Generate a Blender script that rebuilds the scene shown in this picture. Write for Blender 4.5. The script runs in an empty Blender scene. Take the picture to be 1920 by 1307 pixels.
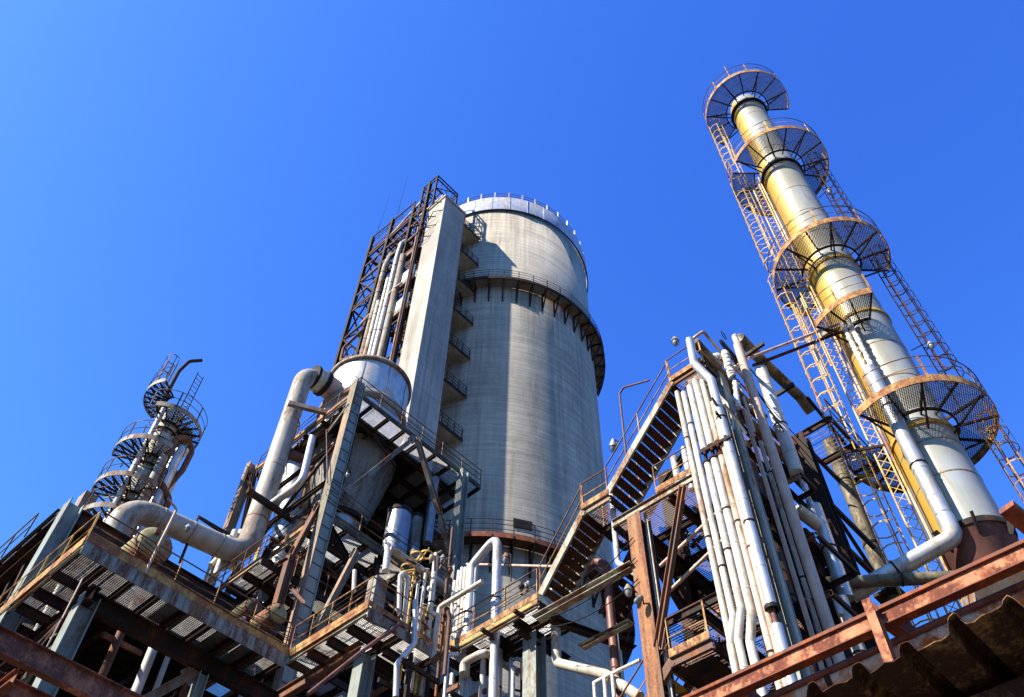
import bpy, math, random
from mathutils import Vector, Matrix
random.seed(7)
rad = math.radians
S = bpy.context.scene
COL = S.collection

# ------------------------------------------------------------------ camera
F_PX, CX, CY, EYE = 1650.0, 960.0, 653.5, Vector((0, 0, 1.7))
ROT = Matrix.Rotation(rad(-46.0), 3, 'Z') @ Matrix.Rotation(rad(143.7), 3, 'X') @ Matrix.Rotation(rad(1.6), 3, 'Z')
cam = bpy.data.cameras.new('camera')
cam.sensor_width = 36.0
cam.lens = F_PX / 1920 * 36.0
cam.clip_start, cam.clip_end = 0.1, 3000
camo = bpy.data.objects.new('camera', cam)
camo.matrix_world = Matrix.Translation(EYE) @ ROT.to_4x4()
COL.objects.link(camo)
S.camera = camo

# ------------------------------------------------------------------ light
SUN_AZ, SUN_EL = 287.3, 40.0           # degrees clockwise from +Y, height
sv = Vector((math.sin(rad(SUN_AZ)) * math.cos(rad(SUN_EL)), math.cos(rad(SUN_AZ)) * math.cos(rad(SUN_EL)), math.sin(rad(SUN_EL))))
sl = bpy.data.lights.new('sun', 'SUN')
sl.energy, sl.angle, sl.color = 4.9, rad(0.5), (1.0, 0.93, 0.82)
so = bpy.data.objects.new('sun', sl)
so.rotation_euler = sv.to_track_quat('Z', 'Y').to_euler()
so.location = (-40, 10, 60)
COL.objects.link(so)
W = bpy.data.worlds.new('World')
S.world = W
W.use_nodes = True
wn = W.node_tree
sky = wn.nodes.new('ShaderNodeTexSky')
sky.sky_type = 'NISHITA'
sky.sun_disc = False
sky.sun_elevation, sky.sun_rotation = rad(SUN_EL), rad(SUN_AZ)
sky.altitude, sky.air_density, sky.dust_density, sky.ozone_density = 0, 1.0, 0.6, 3.0
# a deep polarised blue: each channel of the sky is given its own contrast and gain
sep = wn.nodes.new('ShaderNodeSeparateColor')
cmb = wn.nodes.new('ShaderNodeCombineColor')
wn.links.new(sky.outputs[0], sep.inputs[0])
for i, (ref, out, pw) in enumerate(((.196, .138, 1.59), (.306, .397, 1.36), (.40, .96, .80))):
    p_ = wn.nodes.new('ShaderNodeMath'); p_.operation = 'POWER'; p_.inputs[1].default_value = pw
    q_ = wn.nodes.new('ShaderNodeMath'); q_.operation = 'MULTIPLY'; q_.inputs[1].default_value = .1664 / ref
    r_ = wn.nodes.new('ShaderNodeMath'); r_.operation = 'MULTIPLY'; r_.inputs[1].default_value = out * 6.0
    wn.links.new(sep.outputs[i], q_.inputs[0]); wn.links.new(q_.outputs[0], p_.inputs[0])
    c_ = wn.nodes.new('ShaderNodeMath'); c_.operation = 'MINIMUM'; c_.inputs[1].default_value = (.15, .42, 1.02)[i] * 6.0
    wn.links.new(p_.outputs[0], r_.inputs[0]); wn.links.new(r_.outputs[0], c_.inputs[0]); wn.links.new(c_.outputs[0], cmb.inputs[i])
wn.links.new(cmb.outputs[0], wn.nodes['Background'].inputs[0])
wn.nodes['Background'].inputs[1].default_value = 0.0834
S.view_settings.view_transform = 'Standard'
S.view_settings.look = 'None'
S.view_settings.exposure = 1.0
S.view_settings.gamma = 1
S.render.resolution_x, S.render.resolution_y = 1024, 697

# ------------------------------------------------------------------ surveying helpers: a sight line meets a known wall, floor or distance
def ray(x, y):
    return ROT @ Vector((x - CX, -(y - CY), -F_PX))
def onX(x, y, v):
    r = ray(x, y); return EYE + r * ((v - EYE.x) / r.x)
def onY(x, y, v):
    r = ray(x, y); return EYE + r * ((v - EYE.y) / r.y)
def onZ(x, y, v):
    r = ray(x, y); return EYE + r * ((v - EYE.z) / r.z)
def onH(x, y, v):
    r = ray(x, y); return EYE + r * (v / math.hypot(r.x, r.y))
def pol(az, d, z=0):
    return Vector((d * math.sin(rad(az)), d * math.cos(rad(az)), z))
V = Vector

# ------------------------------------------------------------------ mesh builder
class MB:
    def __init__(s):
        s.v, s.f, s.sm = [], [], []
    def add(s, vs, fs, smooth=False):
        o = len(s.v)
        s.v += [tuple(p) for p in vs]
        s.f += [tuple(i + o for i in f) for f in fs]
        s.sm += [smooth] * len(fs)
        return s
    def box(s, a, b):
        x0, y0, z0 = [min(a[i], b[i]) for i in range(3)]
        x1, y1, z1 = [max(a[i], b[i]) for i in range(3)]
        s.add([(x0, y0, z0), (x1, y0, z0), (x1, y1, z0), (x0, y1, z0), (x0, y0, z1), (x1, y0, z1), (x1, y1, z1), (x0, y1, z1)],
              [(0, 3, 2, 1), (4, 5, 6, 7), (0, 1, 5, 4), (1, 2, 6, 5), (2, 3, 7, 6), (3, 0, 4, 7)])
        return s
    def frame(s, a, b, up=None):
        d = (b - a)
        L = d.length
        d = d / L
        u = V(up) if up is not None else V((0, 0, 1))
        if abs(d.dot(u)) > 0.98:
            u = V((0, 1, 0)) if abs(d.y) < .9 else V((1, 0, 0))
        side = d.cross(u).normalized()
        u = side.cross(d).normalized()
        return d, side, u, L
    def bar(s, a, b, w, h, up=None):
        a, b = V(a), V(b)
        d, sd, u, L = s.frame(a, b, up)
        P = []
        for q in (a, b):
            for i, j in ((-1, -1), (1, -1), (1, 1), (-1, 1)):
                P.append(q + sd * (w / 2 * i) + u * (h / 2 * j))
        s.add(P, [(0, 1, 2, 3), (7, 6, 5, 4), (0, 4, 5, 1), (1, 5, 6, 2), (2, 6, 7, 3), (3, 7, 4, 0)])
        return s
    def sec(s, a, b, outline, up=None):
        """extrude a closed 2-D outline (side, up) from a to b"""
        a, b = V(a), V(b)
        d, sd, u, L = s.frame(a, b, up)
        n = len(outline)
        P = [q + sd * x + u * y for q in (a, b) for x, y in outline]
        fs = [(i, (i + 1) % n, n + (i + 1) % n, n + i) for i in range(n)]
        s.add(P, fs + [tuple(range(n - 1, -1, -1)), tuple(range(n, 2 * n))])
        return s
    def ibeam(s, a, b, w=.2, h=.3, t=.02, up=None):
        x, y = w / 2, h / 2
        return s.sec(a, b, [(-x, -y), (x, -y), (x, -y + t), (t / 2, -y + t), (t / 2, y - t), (x, y - t), (x, y), (-x, y), (-x, y - t), (-t / 2, y - t), (-t / 2, -y + t), (-x, -y + t)], up)
    def chan(s, a, b, w=.08, h=.2, t=.012, up=None):
        x, y = w / 2, h / 2
        return s.sec(a, b, [(-x, -y), (x, -y), (x, y), (-x, y), (-x, y - t), (x - t, y - t), (x - t, -y + t), (-x, -y + t)], up)
    def ang(s, a, b, w=.08, t=.01, up=None):
        x = w / 2
        return s.sec(a, b, [(-x, -x), (x, -x), (x, -x + t), (-x + t, -x + t), (-x + t, x), (-x, x)], up)
    def tube(s, pts, r, seg=10, bend=0.0, cap=True, seam=0.0, n_bend=5):
        pts = [V(p) for p in pts]
        path = [pts[0]]
        for i in range(1, len(pts) - 1):
            p0, p, p1 = pts[i - 1], pts[i], pts[i + 1]
            if bend <= 0:
                path.append(p); continue
            d0, d1 = (p0 - p), (p1 - p)
            ang = math.pi - d0.angle(d1)
            if ang < 0.05:
                path.append(p); continue
            t = min(bend * math.tan(ang / 2), d0.length * .48, d1.length * .48)
            a, b = p + d0.normalized() * t, p + d1.normalized() * t
            for k in range(n_bend + 1):
                q = k / n_bend
                path.append(a * (1 - q) ** 2 + p * 2 * q * (1 - q) + b * q * q)
        path.append(pts[-1])
        n = len(path)
        T = []
        for i in range(n):
            if i == 0: t = path[1] - path[0]
            elif i == n - 1: t = path[-1] - path[-2]
            else: t = (path[i + 1] - path[i]).normalized() + (path[i] - path[i - 1]).normalized()
            T.append(t.normalized())
        u = T[0].orthogonal().normalized()
        rr = r if hasattr(r, '__len__') else None
        vs, fs = [], []
        for i in range(n):
            u = (u - T[i] * u.dot(T[i])).normalized()
            w = T[i].cross(u)
            R = r if rr is None else rr[min(i, len(rr) - 1)]
            for k in range(seg):
                a = 2 * math.pi * k / seg
                vs.append(path[i] + (u * math.cos(a) + w * math.sin(a)) * R)
        for i in range(n - 1):
            for k in range(seg):
                k2 = (k + 1) % seg
                fs.append((i * seg + k, i * seg + k2, (i + 1) * seg + k2, (i + 1) * seg + k))
        s.add(vs, fs, seg > 5)
        if cap:
            s.add(vs[:seg], [tuple(range(seg - 1, -1, -1))])
            s.add(vs[-seg:], [tuple(range(seg))])
        if seam > 0:
            for i in range(n - 1):
                d = path[i + 1] - path[i]
                L = d.length
                m = int(L / seam)
                if L < seam * .7: continue
                for k in range(max(1, m)):
                    c = path[i] + d * ((k + .5 + random.uniform(-.12, .12)) / max(1, m))
                    e = d.normalized() * (.02 + r * .06)
                    s.tube([c - e, c + e], r * 1.035 + .003, seg, cap=True)
        return s
    def lathe(s, c, prof, seg=48, a0=0, a1=360, smooth=True):
        full = abs(a1 - a0 - 360) < 1e-6
        n = seg if full else seg + 1
        c = V(c)
        vs, fs = [], []
        for r, z in prof:
            for k in range(n):
                a = rad(a0 + (a1 - a0) * k / seg)
                vs.append((c.x + r * math.cos(a), c.y + r * math.sin(a), c.z + z))
        for i in range(len(prof) - 1):
            for k in range(seg):
                k2 = (k + 1) % n
                fs.append((i * n + k, i * n + k2, (i + 1) * n + k2, (i + 1) * n + k))
        return s.add(vs, fs, smooth)
    def ringbox(s, c, r0, r1, z0, z1, seg=32, a0=0, a1=360):
        """curved bar of rectangular section"""
        full = abs(a1 - a0 - 360) < 1e-6
        n = seg if full else seg + 1
        c = V(c); vs, fs = [], []
        for k in range(n):
            a = rad(a0 + (a1 - a0) * k / seg)
            for r, z in ((r0, z0), (r1, z0), (r1, z1), (r0, z1)):
                vs.append((c.x + r * math.cos(a), c.y + r * math.sin(a), c.z + z))
        for k in range(seg):
            k2 = (k + 1) % n
            for j in range(4):
                j2 = (j + 1) % 4
                fs.append((k * 4 + j, k * 4 + j2, k2 * 4 + j2, k2 * 4 + j))
        if not full:
            fs += [(3, 2, 1, 0), tuple((n - 1) * 4 + j for j in range(4))]
        return s.add(vs, fs)
    def ball(s, c, r, seg=12, sc=(1, 1, 1)):
        c = V(c); vs, fs = [], []
        m = seg // 2
        for i in range(m + 1):
            t = math.pi * i / m
            for k in range(seg):
                a = 2 * math.pi * k / seg
                vs.append((c.x + r * sc[0] * math.sin(t) * math.cos(a), c.y + r * sc[1] * math.sin(t) * math.sin(a), c.z + r * sc[2] * math.cos(t)))
        for i in range(m):
            for k in range(seg):
                k2 = (k + 1) % seg
                fs.append((i * seg + k, (i + 1) * seg + k, (i + 1) * seg + k2, i * seg + k2))
        return s.add(vs, fs, True)
    def build(s, name, mat, parent=None):
        me = bpy.data.meshes.new(name)
        me.from_pydata(s.v, [], s.f)
        me.polygons.foreach_set('use_smooth', s.sm)
        me.materials.append(mat)
        me.validate()
        me.update()
        o = bpy.data.objects.new(name, me)
        COL.objects.link(o)
        if parent is not None:
            o.parent = parent
            # place the part in its parent's space, wherever the Empty stands
            q = parent
            off = V((0, 0, 0))
            while q is not None:
                off += q.location; q = q.parent
            o.location = -off
        return o

def tag(o, label, cat, group=None, kind=None):
    if label: o['label'] = label
    if cat: o['category'] = cat
    if group: o['group'] = group
    if kind: o['kind'] = kind
    return o
def thing(name, label, cat, loc=(0, 0, 0), group=None):
    o = bpy.data.objects.new(name, None)
    COL.objects.link(o)
    o.location = loc
    o.empty_display_size = .5
    o['kind'] = 'thing'
    return tag(o, label, cat, group)
def subpart(mb, name, mat, part, label=None):
    """a part of a part: the part object already sits in world space"""
    o = mb.build(name, mat)
    o.parent = part
    if label: o['label'] = label
    return o

# ------------------------------------------------------------------ materials
def nodes(name):
    m = bpy.data.materials.new(name)
    m.use_nodes = True
    nt = m.node_tree
    return m, nt, nt.nodes['Principled BSDF'], nt.nodes.new('ShaderNodeNewGeometry')
def noise(nt, geo, scale, detail=6, rough=.6, vec=(1, 1, 1), seed=0.0):
    mp = nt.nodes.new('ShaderNodeMapping')
    mp.inputs['Scale'].default_value = vec
    mp.inputs['Location'].default_value = (seed, seed * .7, seed * 1.3)
    nt.links.new(geo.outputs['Position'], mp.inputs['Vector'])
    n = nt.nodes.new('ShaderNodeTexNoise')
    n.inputs['Scale'].default_value = scale
    n.inputs['Detail'].default_value = detail
    n.inputs['Roughness'].default_value = rough
    nt.links.new(mp.outputs[0], n.inputs['Vector'])
    return n.outputs['Fac']
def ramp(nt, fac, stops):
    r = nt.nodes.new('ShaderNodeValToRGB')
    e = r.color_ramp.elements
    while len(e) < len(stops): e.new(.5)
    for i, (p, c) in enumerate(stops):
        e[i].position = p
        e[i].color = (c, c, c, 1) if not hasattr(c, '__len__') else (*c, 1)
    nt.links.new(fac, r.inputs[0])
    return r.outputs[0]
def mix(nt, fac, a, b, mode='MIX'):
    m = nt.nodes.new('ShaderNodeMix')
    m.data_type = 'RGBA'; m.blend_type = mode
    for sock, val in ((m.inputs[0], fac), (m.inputs[6], a), (m.inputs[7], b)):
        if hasattr(val, 'links') or hasattr(val, 'is_linked'): nt.links.new(val, sock)
        elif isinstance(val, (int, float)): sock.default_value = val
        else: sock.default_value = (*val, 1)
    return m.outputs[2]
def bump(nt, bsdf, h, strength, dist):
    b = nt.nodes.new('ShaderNodeBump')
    b.inputs['Strength'].default_value = strength
    b.inputs['Distance'].default_value = dist
    nt.links.new(h, b.inputs['Height'])
    nt.links.new(b.outputs[0], bsdf.inputs['Normal'])

def weathered(name, base, rust, amt=.5, scale=2.0, rough=.6, metal=0.0, streak=.35, dark=None, seed=0.0, bmp=.25):
    """paint or plate over rust: patches, downward streaks, fine speckle"""
    m, nt, b, g = nodes(name)
    big = noise(nt, g, scale, 8, .68, (1, 1, streak), seed)
    fine = noise(nt, g, scale * 9, 4, .6, (1, 1, .6), seed + 5)
    comb = nt.nodes.new('ShaderNodeMath'); comb.operation = 'MULTIPLY_ADD'
    nt.links.new(fine, comb.inputs[0]); comb.inputs[1].default_value = .3
    nt.links.new(big, comb.inputs[2])
    c = .65 + (0.5 - amt) * .42
    mask = ramp(nt, comb.outputs[0], [(max(0, c - .07), 0.0), (min(1, c + .07), 1.0)])
    tone = ramp(nt, noise(nt, g, scale * 2.3, 5, .6, (1, 1, .5), seed + 11), [(.3, .72), (.7, 1.18)])
    rt = ramp(nt, noise(nt, g, scale * 4, 6, .7, (1, 1, .4), seed + 3), [(.3, .45), (.7, 1.45)])
    colr = mix(nt, mask, mix(nt, 1.0, base, tone, 'MULTIPLY'), mix(nt, 1.0, rust, rt, 'MULTIPLY'))
    if dark:
        colr = mix(nt, ramp(nt, noise(nt, g, scale * 1.3, 6, .7, (1, 1, .12), seed + 20), [(.55, 0.0), (.75, .8)]), colr, dark)
    nt.links.new(colr, b.inputs['Base Color'])
    inv = ramp(nt, mask, [(0, rough), (1, .9)])
    nt.links.new(inv, b.inputs['Roughness'])
    if metal > 0:
        nt.links.new(ramp(nt, mask, [(0, metal), (1, 0.0)]), b.inputs['Metallic'])
    bump(nt, b, comb.outputs[0], bmp, .02)
    return m

M = {}
M['dark'] = weathered('dark_rusty_steel', (.028, .020, .017), (.085, .037, .020), .40, 1.6, .7, 0, .3, seed=1)
M['brown'] = weathered('brown_rusty_steel', (.13, .065, .04), (.26, .095, .035), .45, 2.0, .75, 0, .3, seed=2)
M['girder'] = weathered('orange_rusted_beam', (.52, .20, .085), (.17, .045, .022), .52, 4.2, .75, 0, 1.3, seed=3, bmp=.4)
M['red'] = weathered('dark_red_rust', (.17, .045, .022), (.30, .09, .03), .45, 3.0, .75, 0, .5, seed=4)
M['yellow'] = weathered('yellow_safety_paint', (.70, .43, .06), (.36, .16, .05), .38, 1.8, .6, 0, .4, seed=5)
M['rail'] = weathered('rusty_handrail_paint', (.50, .27, .07), (.20, .075, .035), .5, 2.5, .65, 0, .5, seed=6)
M['railtop'] = weathered('worn_handrail', (.10, .05, .035), (.17, .06, .03), .5, 2.5, .6, 0, .5, seed=7)
M['green'] = weathered('grey_green_paint', (.25, .28, .235), (.20, .09, .05), .26, 1.1, .6, 0, .25, (.10, .10, .085), seed=8)
M['post'] = weathered('peeling_post_paint', (.36, .22, .13), (.20, .19, .13), .5, 1.6, .75, 0, .10, (.22, .085, .04), seed=9)
M['column'] = weathered('old_column_paint', (.30, .28, .22), (.26, .12, .06), .45, 1.2, .7, 0, .2, seed=10)
M['girdedge'] = weathered('cream_edge_paint', (.38, .36, .26), (.22, .09, .04), .47, 1.3, .65, 0, .35, seed=12)
M['yedge'] = weathered('yellow_streaked_paint', (.42, .30, .06), (.16, .065, .03), .42, 1.4, .65, 0, .5, seed=13)
M['white'] = weathered('white_pipe_cladding', (.62, .59, .52), (.44, .33, .22), .26, 1.6, .45, 0, .2, seed=14, bmp=.08)
M['cream'] = weathered('cream_pipe_cladding', (.60, .54, .42), (.32, .2, .11), .33, 1.3, .5, 0, .3, seed=15, bmp=.1)
M['duct'] = weathered('grey_duct_cladding', (.44, .395, .315), (.27, .21, .15), .32, .8, .5, 0, .3, seed=16, bmp=.1)
M['alu'] = weathered('bright_metal_cladding', (.58, .575, .55), (.42, .36, .28), .26, 1.4, .42, .55, .3, seed=17, bmp=.06)
M['galv'] = weathered('galvanised_steel', (.56, .57, .58), (.3, .26, .22), .3, 1.2, .45, .45, .3, seed=18, bmp=.08)
M['olive'] = weathered('olive_stained_pipe', (.20, .165, .09), (.07, .05, .032), .45, 1.2, .55, 0, .3, seed=19)
M['pink'] = weathered('pinkish_primer_pipe', (.64, .44, .32), (.36, .20, .12), .28, 1.4, .6, 0, .2, seed=20)
M['redpipe'] = weathered('red_oxide_pipe', (.20, .075, .05), (.12, .045, .03), .4, 2, .5, 0, .3, seed=21)
M['grate'] = weathered('galvanised_grating', (.62, .60, .57), (.35, .27, .22), .3, 1.0, .6, .1, 1, seed=22)
M['lgrate'] = weathered('dull_grating', (.30, .29, .27), (.16, .11, .08), .4, 1.0, .7, .1, 1, seed=40)
M['rgrate'] = weathered('rusty_grating', (.13, .085, .06), (.2, .09, .05), .5, 1.0, .7, 0, 1, seed=23)
M['mesh'] = weathered('grimy_expanded_metal', (.11, .10, .08), (.06, .04, .028), .5, 1.4, .6, .2, 1, seed=24)
M['blk'] = weathered('black_rubber_steel', (.02, .018, .017), (.05, .03, .02), .35, 2, .6, 0, .4, seed=25)
M['tank'] = weathered('mossy_tank_end', (.26, .25, .10), (.25, .10, .05), .45, 1.0, .65, 0, .8, seed=26)
M['cabin'] = weathered('pale_blue_panel', (.55, .66, .68), (.4, .25, .15), .25, 1.0, .5, 0, .4, seed=27)
M['wrap'] = weathered('white_insulation_wrap', (.78, .74, .66), (.40, .34, .27), .33, 5, .85, 0, 3, seed=28, bmp=1.0)
M['skirt'] = weathered('oxide_red_skirt', (.19, .07, .05), (.09, .04, .03), .42, 1.0, .55, 0, .3, seed=29)
M['fascia'] = weathered('drip_streaked_fascia', (.27, .28, .22), (.13, .055, .035), .5, 3.6, .7, 0, .14, (.30, .22, .06), seed=31)
M['rustpost'] = weathered('rust_orange_column', (.38, .165, .065), (.17, .065, .035), .48, 2.8, .85, 0, .06, (.30, .29, .20), seed=32, bmp=.4)
M['plate'] = weathered('grey_floor_plate', (.13, .13, .13), (.07, .05, .04), .4, 1.5, .8, 0, 1, seed=33)
M['tread'] = weathered('dark_stair_tread', (.055, .032, .022), (.10, .045, .025), .5, 3, .8, 0, 1, seed=34)
M['shade'] = weathered('painted_shade_plate', (.030, .027, .024), (.018, .015, .013), .5, 1, .9, 0, 1, seed=35)  # near-black colour stands in for deep shade on floors, backs and panels
M['ladder'] = weathered('yellow_ladder_paint', (.66, .42, .07), (.42, .21, .06), .36, 2.0, .6, 0, .5, seed=39)
M['ochre'] = weathered('rusting_ochre_edge', (.50, .29, .07), (.27, .10, .04), .52, 2.6, .7, 0, .7, (.10, .05, .03), seed=36)
M['steel'] = weathered('dull_stainless_steel', (.34, .35, .36), (.20, .18, .15), .3, 1.2, .34, .9, .3, seed=37, bmp=.1)
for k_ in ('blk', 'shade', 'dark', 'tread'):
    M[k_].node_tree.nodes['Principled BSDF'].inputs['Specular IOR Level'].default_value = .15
M['moss'] = weathered('mossy_edge_steel', (.12, .10, .035), (.06, .04, .02), .5, 1.6, .8, 0, .8, seed=30)

def concrete(name, base, cyl=None, line=.0, seed=0.0, strip=None):
    m, nt, b, g = nodes(name)
    blotch = ramp(nt, noise(nt, g, .22, 8, .7, (1, 1, .5), seed), [(.3, .70), (.7, 1.25)])
    streak = ramp(nt, noise(nt, g, 2.6, 6, .75, (1, 1, .02), seed + 3), [(.34, .60), (.62, 1.22)])
    courses = ramp(nt, noise(nt, g, 2.2, 6, .8, (.06, .06, 1.6), seed + 6), [(.34, .66), (.62, 1.16)])
    fine = ramp(nt, noise(nt, g, 9, 5, .7, (1, 1, 1), seed + 9), [(.25, .88), (.75, 1.1)])
    dirt = noise(nt, g, .55, 8, .72, (1, 1, .10), seed + 14)
    c = mix(nt, 1.0, base, blotch, 'MULTIPLY')
    where = ramp(nt, noise(nt, g, .16, 4, .6, (1, 1, .25), seed + 21), [(.42, .12), (.6, .9)])
    c = mix(nt, where, c, mix(nt, 1.0, c, streak, 'MULTIPLY'))
    patch = ramp(nt, noise(nt, g, .5, 3, .5, (1, 1, .8), seed + 25), [(.60, 0.0), (.63, .35)])
    c = mix(nt, patch, c, mix(nt, 1.0, c, (1.22, 1.2, 1.15), 'MULTIPLY'))
    c = mix(nt, line, c, mix(nt, 1.0, c, courses, 'MULTIPLY'))
    c = mix(nt, 1.0, c, fine, 'MULTIPLY')
    c = mix(nt, ramp(nt, dirt, [(.54, 0.0), (.74, .6)]), c, (.12, .10, .08))
    if line > 0:
        # lift joints: thin dark lines every 1.3 m
        sep = nt.nodes.new('ShaderNodeSeparateXYZ')
        nt.links.new(g.outputs['Position'], sep.inputs[0])
        a = nt.nodes.new('ShaderNodeMath'); a.operation = 'MULTIPLY'; a.inputs[1].default_value = 1 / 1.3
        nt.links.new(sep.outputs[2], a.inputs[0])
        wob = nt.nodes.new('ShaderNodeMath'); wob.operation = 'MULTIPLY_ADD'; wob.inputs[1].default_value = .25
        nt.links.new(noise(nt, g, .6, 3, .6, (1, 1, 1), seed + 30), wob.inputs[0]); nt.links.new(a.outputs[0], wob.inputs[2])
        fr = nt.nodes.new('ShaderNodeMath'); fr.operation = 'FRACT'
        nt.links.new(wob.outputs[0], fr.inputs[0])
        ln = ramp(nt, fr.outputs[0], [(0.0, 1.0), (.035, 0.0)])
        br = ramp(nt, noise(nt, g, .35, 4, .7, (1, 1, 2), seed + 40), [(.45, 0.0), (.62, .75)])
        mm = nt.nodes.new('ShaderNodeMath'); mm.operation = 'MULTIPLY'
        nt.links.new(ln, mm.inputs[0]); nt.links.new(br, mm.inputs[1])
        c = mix(nt, mm.outputs[0], c, (.12, .11, .095))
    if line > .5:
        # dark runs washed down from the ledges
        sp = nt.nodes.new('ShaderNodeSeparateXYZ'); nt.links.new(g.outputs['Position'], sp.inputs[0])
        runs = ramp(nt, noise(nt, g, 1.9, 6, .8, (1, 1, .012), seed + 60), [(.50, 0.0), (.66, 1.0)])
        for z0, z1 in ((66.0, 56.0), (79.8, 73.5), (37.2, 28.0)):
            mr = nt.nodes.new('ShaderNodeMapRange')
            mr.inputs['From Min'].default_value, mr.inputs['From Max'].default_value = z1, z0
            nt.links.new(sp.outputs[2], mr.inputs['Value'])
            lt_ = nt.nodes.new('ShaderNodeMath'); lt_.operation = 'LESS_THAN'; lt_.inputs[1].default_value = z0
            nt.links.new(sp.outputs[2], lt_.inputs[0])
            m1 = nt.nodes.new('ShaderNodeMath'); m1.operation = 'MULTIPLY'
            nt.links.new(mr.outputs[0], m1.inputs[0]); nt.links.new(lt_.outputs[0], m1.inputs[1])
            m2 = nt.nodes.new('ShaderNodeMath'); m2.operation = 'MULTIPLY'
            nt.links.new(m1.outputs[0], m2.inputs[0]); nt.links.new(runs, m2.inputs[1])
            c = mix(nt, m2.outputs[0], c, mix(nt, 1.0, c, (.48, .42, .35), 'MULTIPLY'))
    nt.links.new(c, b.inputs['Base Color'])
    b.inputs['Roughness'].default_value = .9
    bump(nt, b, courses if line > 0 else fine, .35, .04)
    return m
M['silo'] = concrete('tower_concrete', (.47, .415, .32), line=.9, seed=0)
M['shaft'] = concrete('shaft_concrete', (.43, .39, .33), line=.35, seed=50)
m, nt, b, g = nodes('ground_gravel')
nt.links.new(ramp(nt, noise(nt, g, 1.5, 8, .7), [(.3, (.035, .032, .028)), (.7, (.075, .068, .058))]), b.inputs['Base Color'])
b.inputs['Roughness'].default_value = .95
M['ground'] = m
# shell of the tall column: pale cladding with broad yellow weathering on its left side
def shellmat(name, c, z_mid):
    m, nt, b, g = nodes(name)
    sep = nt.nodes.new('ShaderNodeSeparateXYZ'); nt.links.new(g.outputs['Position'], sep.inputs[0])
    # yellow paint faces away to the north-west: follows the position around the shell
    dx = nt.nodes.new('ShaderNodeVectorMath'); dx.operation = 'SUBTRACT'; dx.inputs[1].default_value = (c.x, c.y, 0)
    nt.links.new(g.outputs['Position'], dx.inputs[0])
    dt = nt.nodes.new('ShaderNodeVectorMath'); dt.operation = 'DOT_PRODUCT'; dt.inputs[1].default_value = (-.58, .81, 0)
    nt.links.new(dx.outputs[0], dt.inputs[0])
    n = noise(nt, g, 1.3, 7, .7, (1, 1, .18), 2)
    s = nt.nodes.new('ShaderNodeMath'); s.operation = 'MULTIPLY_ADD'; s.inputs[1].default_value = .75
    nt.links.new(n, s.inputs[0]); nt.links.new(dt.outputs['Value'], s.inputs[2])
    mask = ramp(nt, s.outputs[0], [(.0, 0.0), (1.0, 1.0)])
    r = nt.nodes.new('ShaderNodeMapRange'); r.inputs['From Min'].default_value = .93; r.inputs['From Max'].default_value = 1.06
    nt.links.new(s.outputs[0], r.inputs['Value'])
    grime = ramp(nt, noise(nt, g, .9, 8, .7, (1, 1, .35), 7), [(.33, 0.0), (.60, .9)])
    base = mix(nt, grime, (.47, .49, .46), (.37, .34, .24))
    rust = ramp(nt, noise(nt, g, 2.2, 9, .78, (1, 1, .12), 17), [(.55, 0.0), (.68, .8)])
    col = mix(nt, r.outputs[0], base, (.55, .36, .06))
    col = mix(nt, rust, col, (.32, .16, .06))
    nt.links.new(col, b.inputs['Base Color'])
    b.inputs['Roughness'].default_value = .42
    b.inputs['Metallic'].default_value = .25
    bump(nt, b, n, .1, .03)
    return m
YC = pol(81.15, 23.0)
M['shell'] = shellmat('stained_column_cladding', YC, 30)
m, nt, b, g = nodes('lamp_glass')
b.inputs['Base Color'].default_value = (.38, .42, .40, 1); b.inputs['Roughness'].default_value = .12
b.inputs['Transmission Weight'].default_value = .45
M['glass'] = m

# ------------------------------------------------------------------ component builders
UPV = V((0, 0, 1))
def handrail(parent, path, h=1.05, step=1.6, mids=(.5,), mat='rail', top='railtop', post_w=.045, toe=None, name='handrail', as_sub=False, r=.024):
    """posts + mid rails in one mesh, top rail in another"""
    path = [V(p) for p in path]
    mb, mt, tb = MB(), MB(), MB()
    for i in range(len(path) - 1):
        a, b = path[i], path[i + 1]
        L = (b - a).length
        n = max(1, int(round(L / step)))
        for k in range(n + (1 if i == len(path) - 2 else 0)):
            p = a.lerp(b, k / n)
            mb.bar(p, p + UPV * h, post_w, post_w * .6, (b - a))
        for q in mids:
            mb.tube([a + UPV * h * q, b + UPV * h * q], r * .75, 5)
        mt.tube([a + UPV * h, b + UPV * h], r, 6)
        if toe: tb.bar(a + UPV * toe / 2, b + UPV * toe / 2, .012, toe)
    f = (lambda m_, n_, k_: subpart(m_, n_, k_, parent)) if as_sub else (lambda m_, n_, k_: m_.build(n_, k_, parent))
    o = f(mb, name, M[mat])
    if as_sub: f(mt, 'top_rail', M[top])
    else: mt.build('top_rail', M[top], parent)
    if toe: f(tb, 'toe_plate', M['yellow'])
    return o
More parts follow.
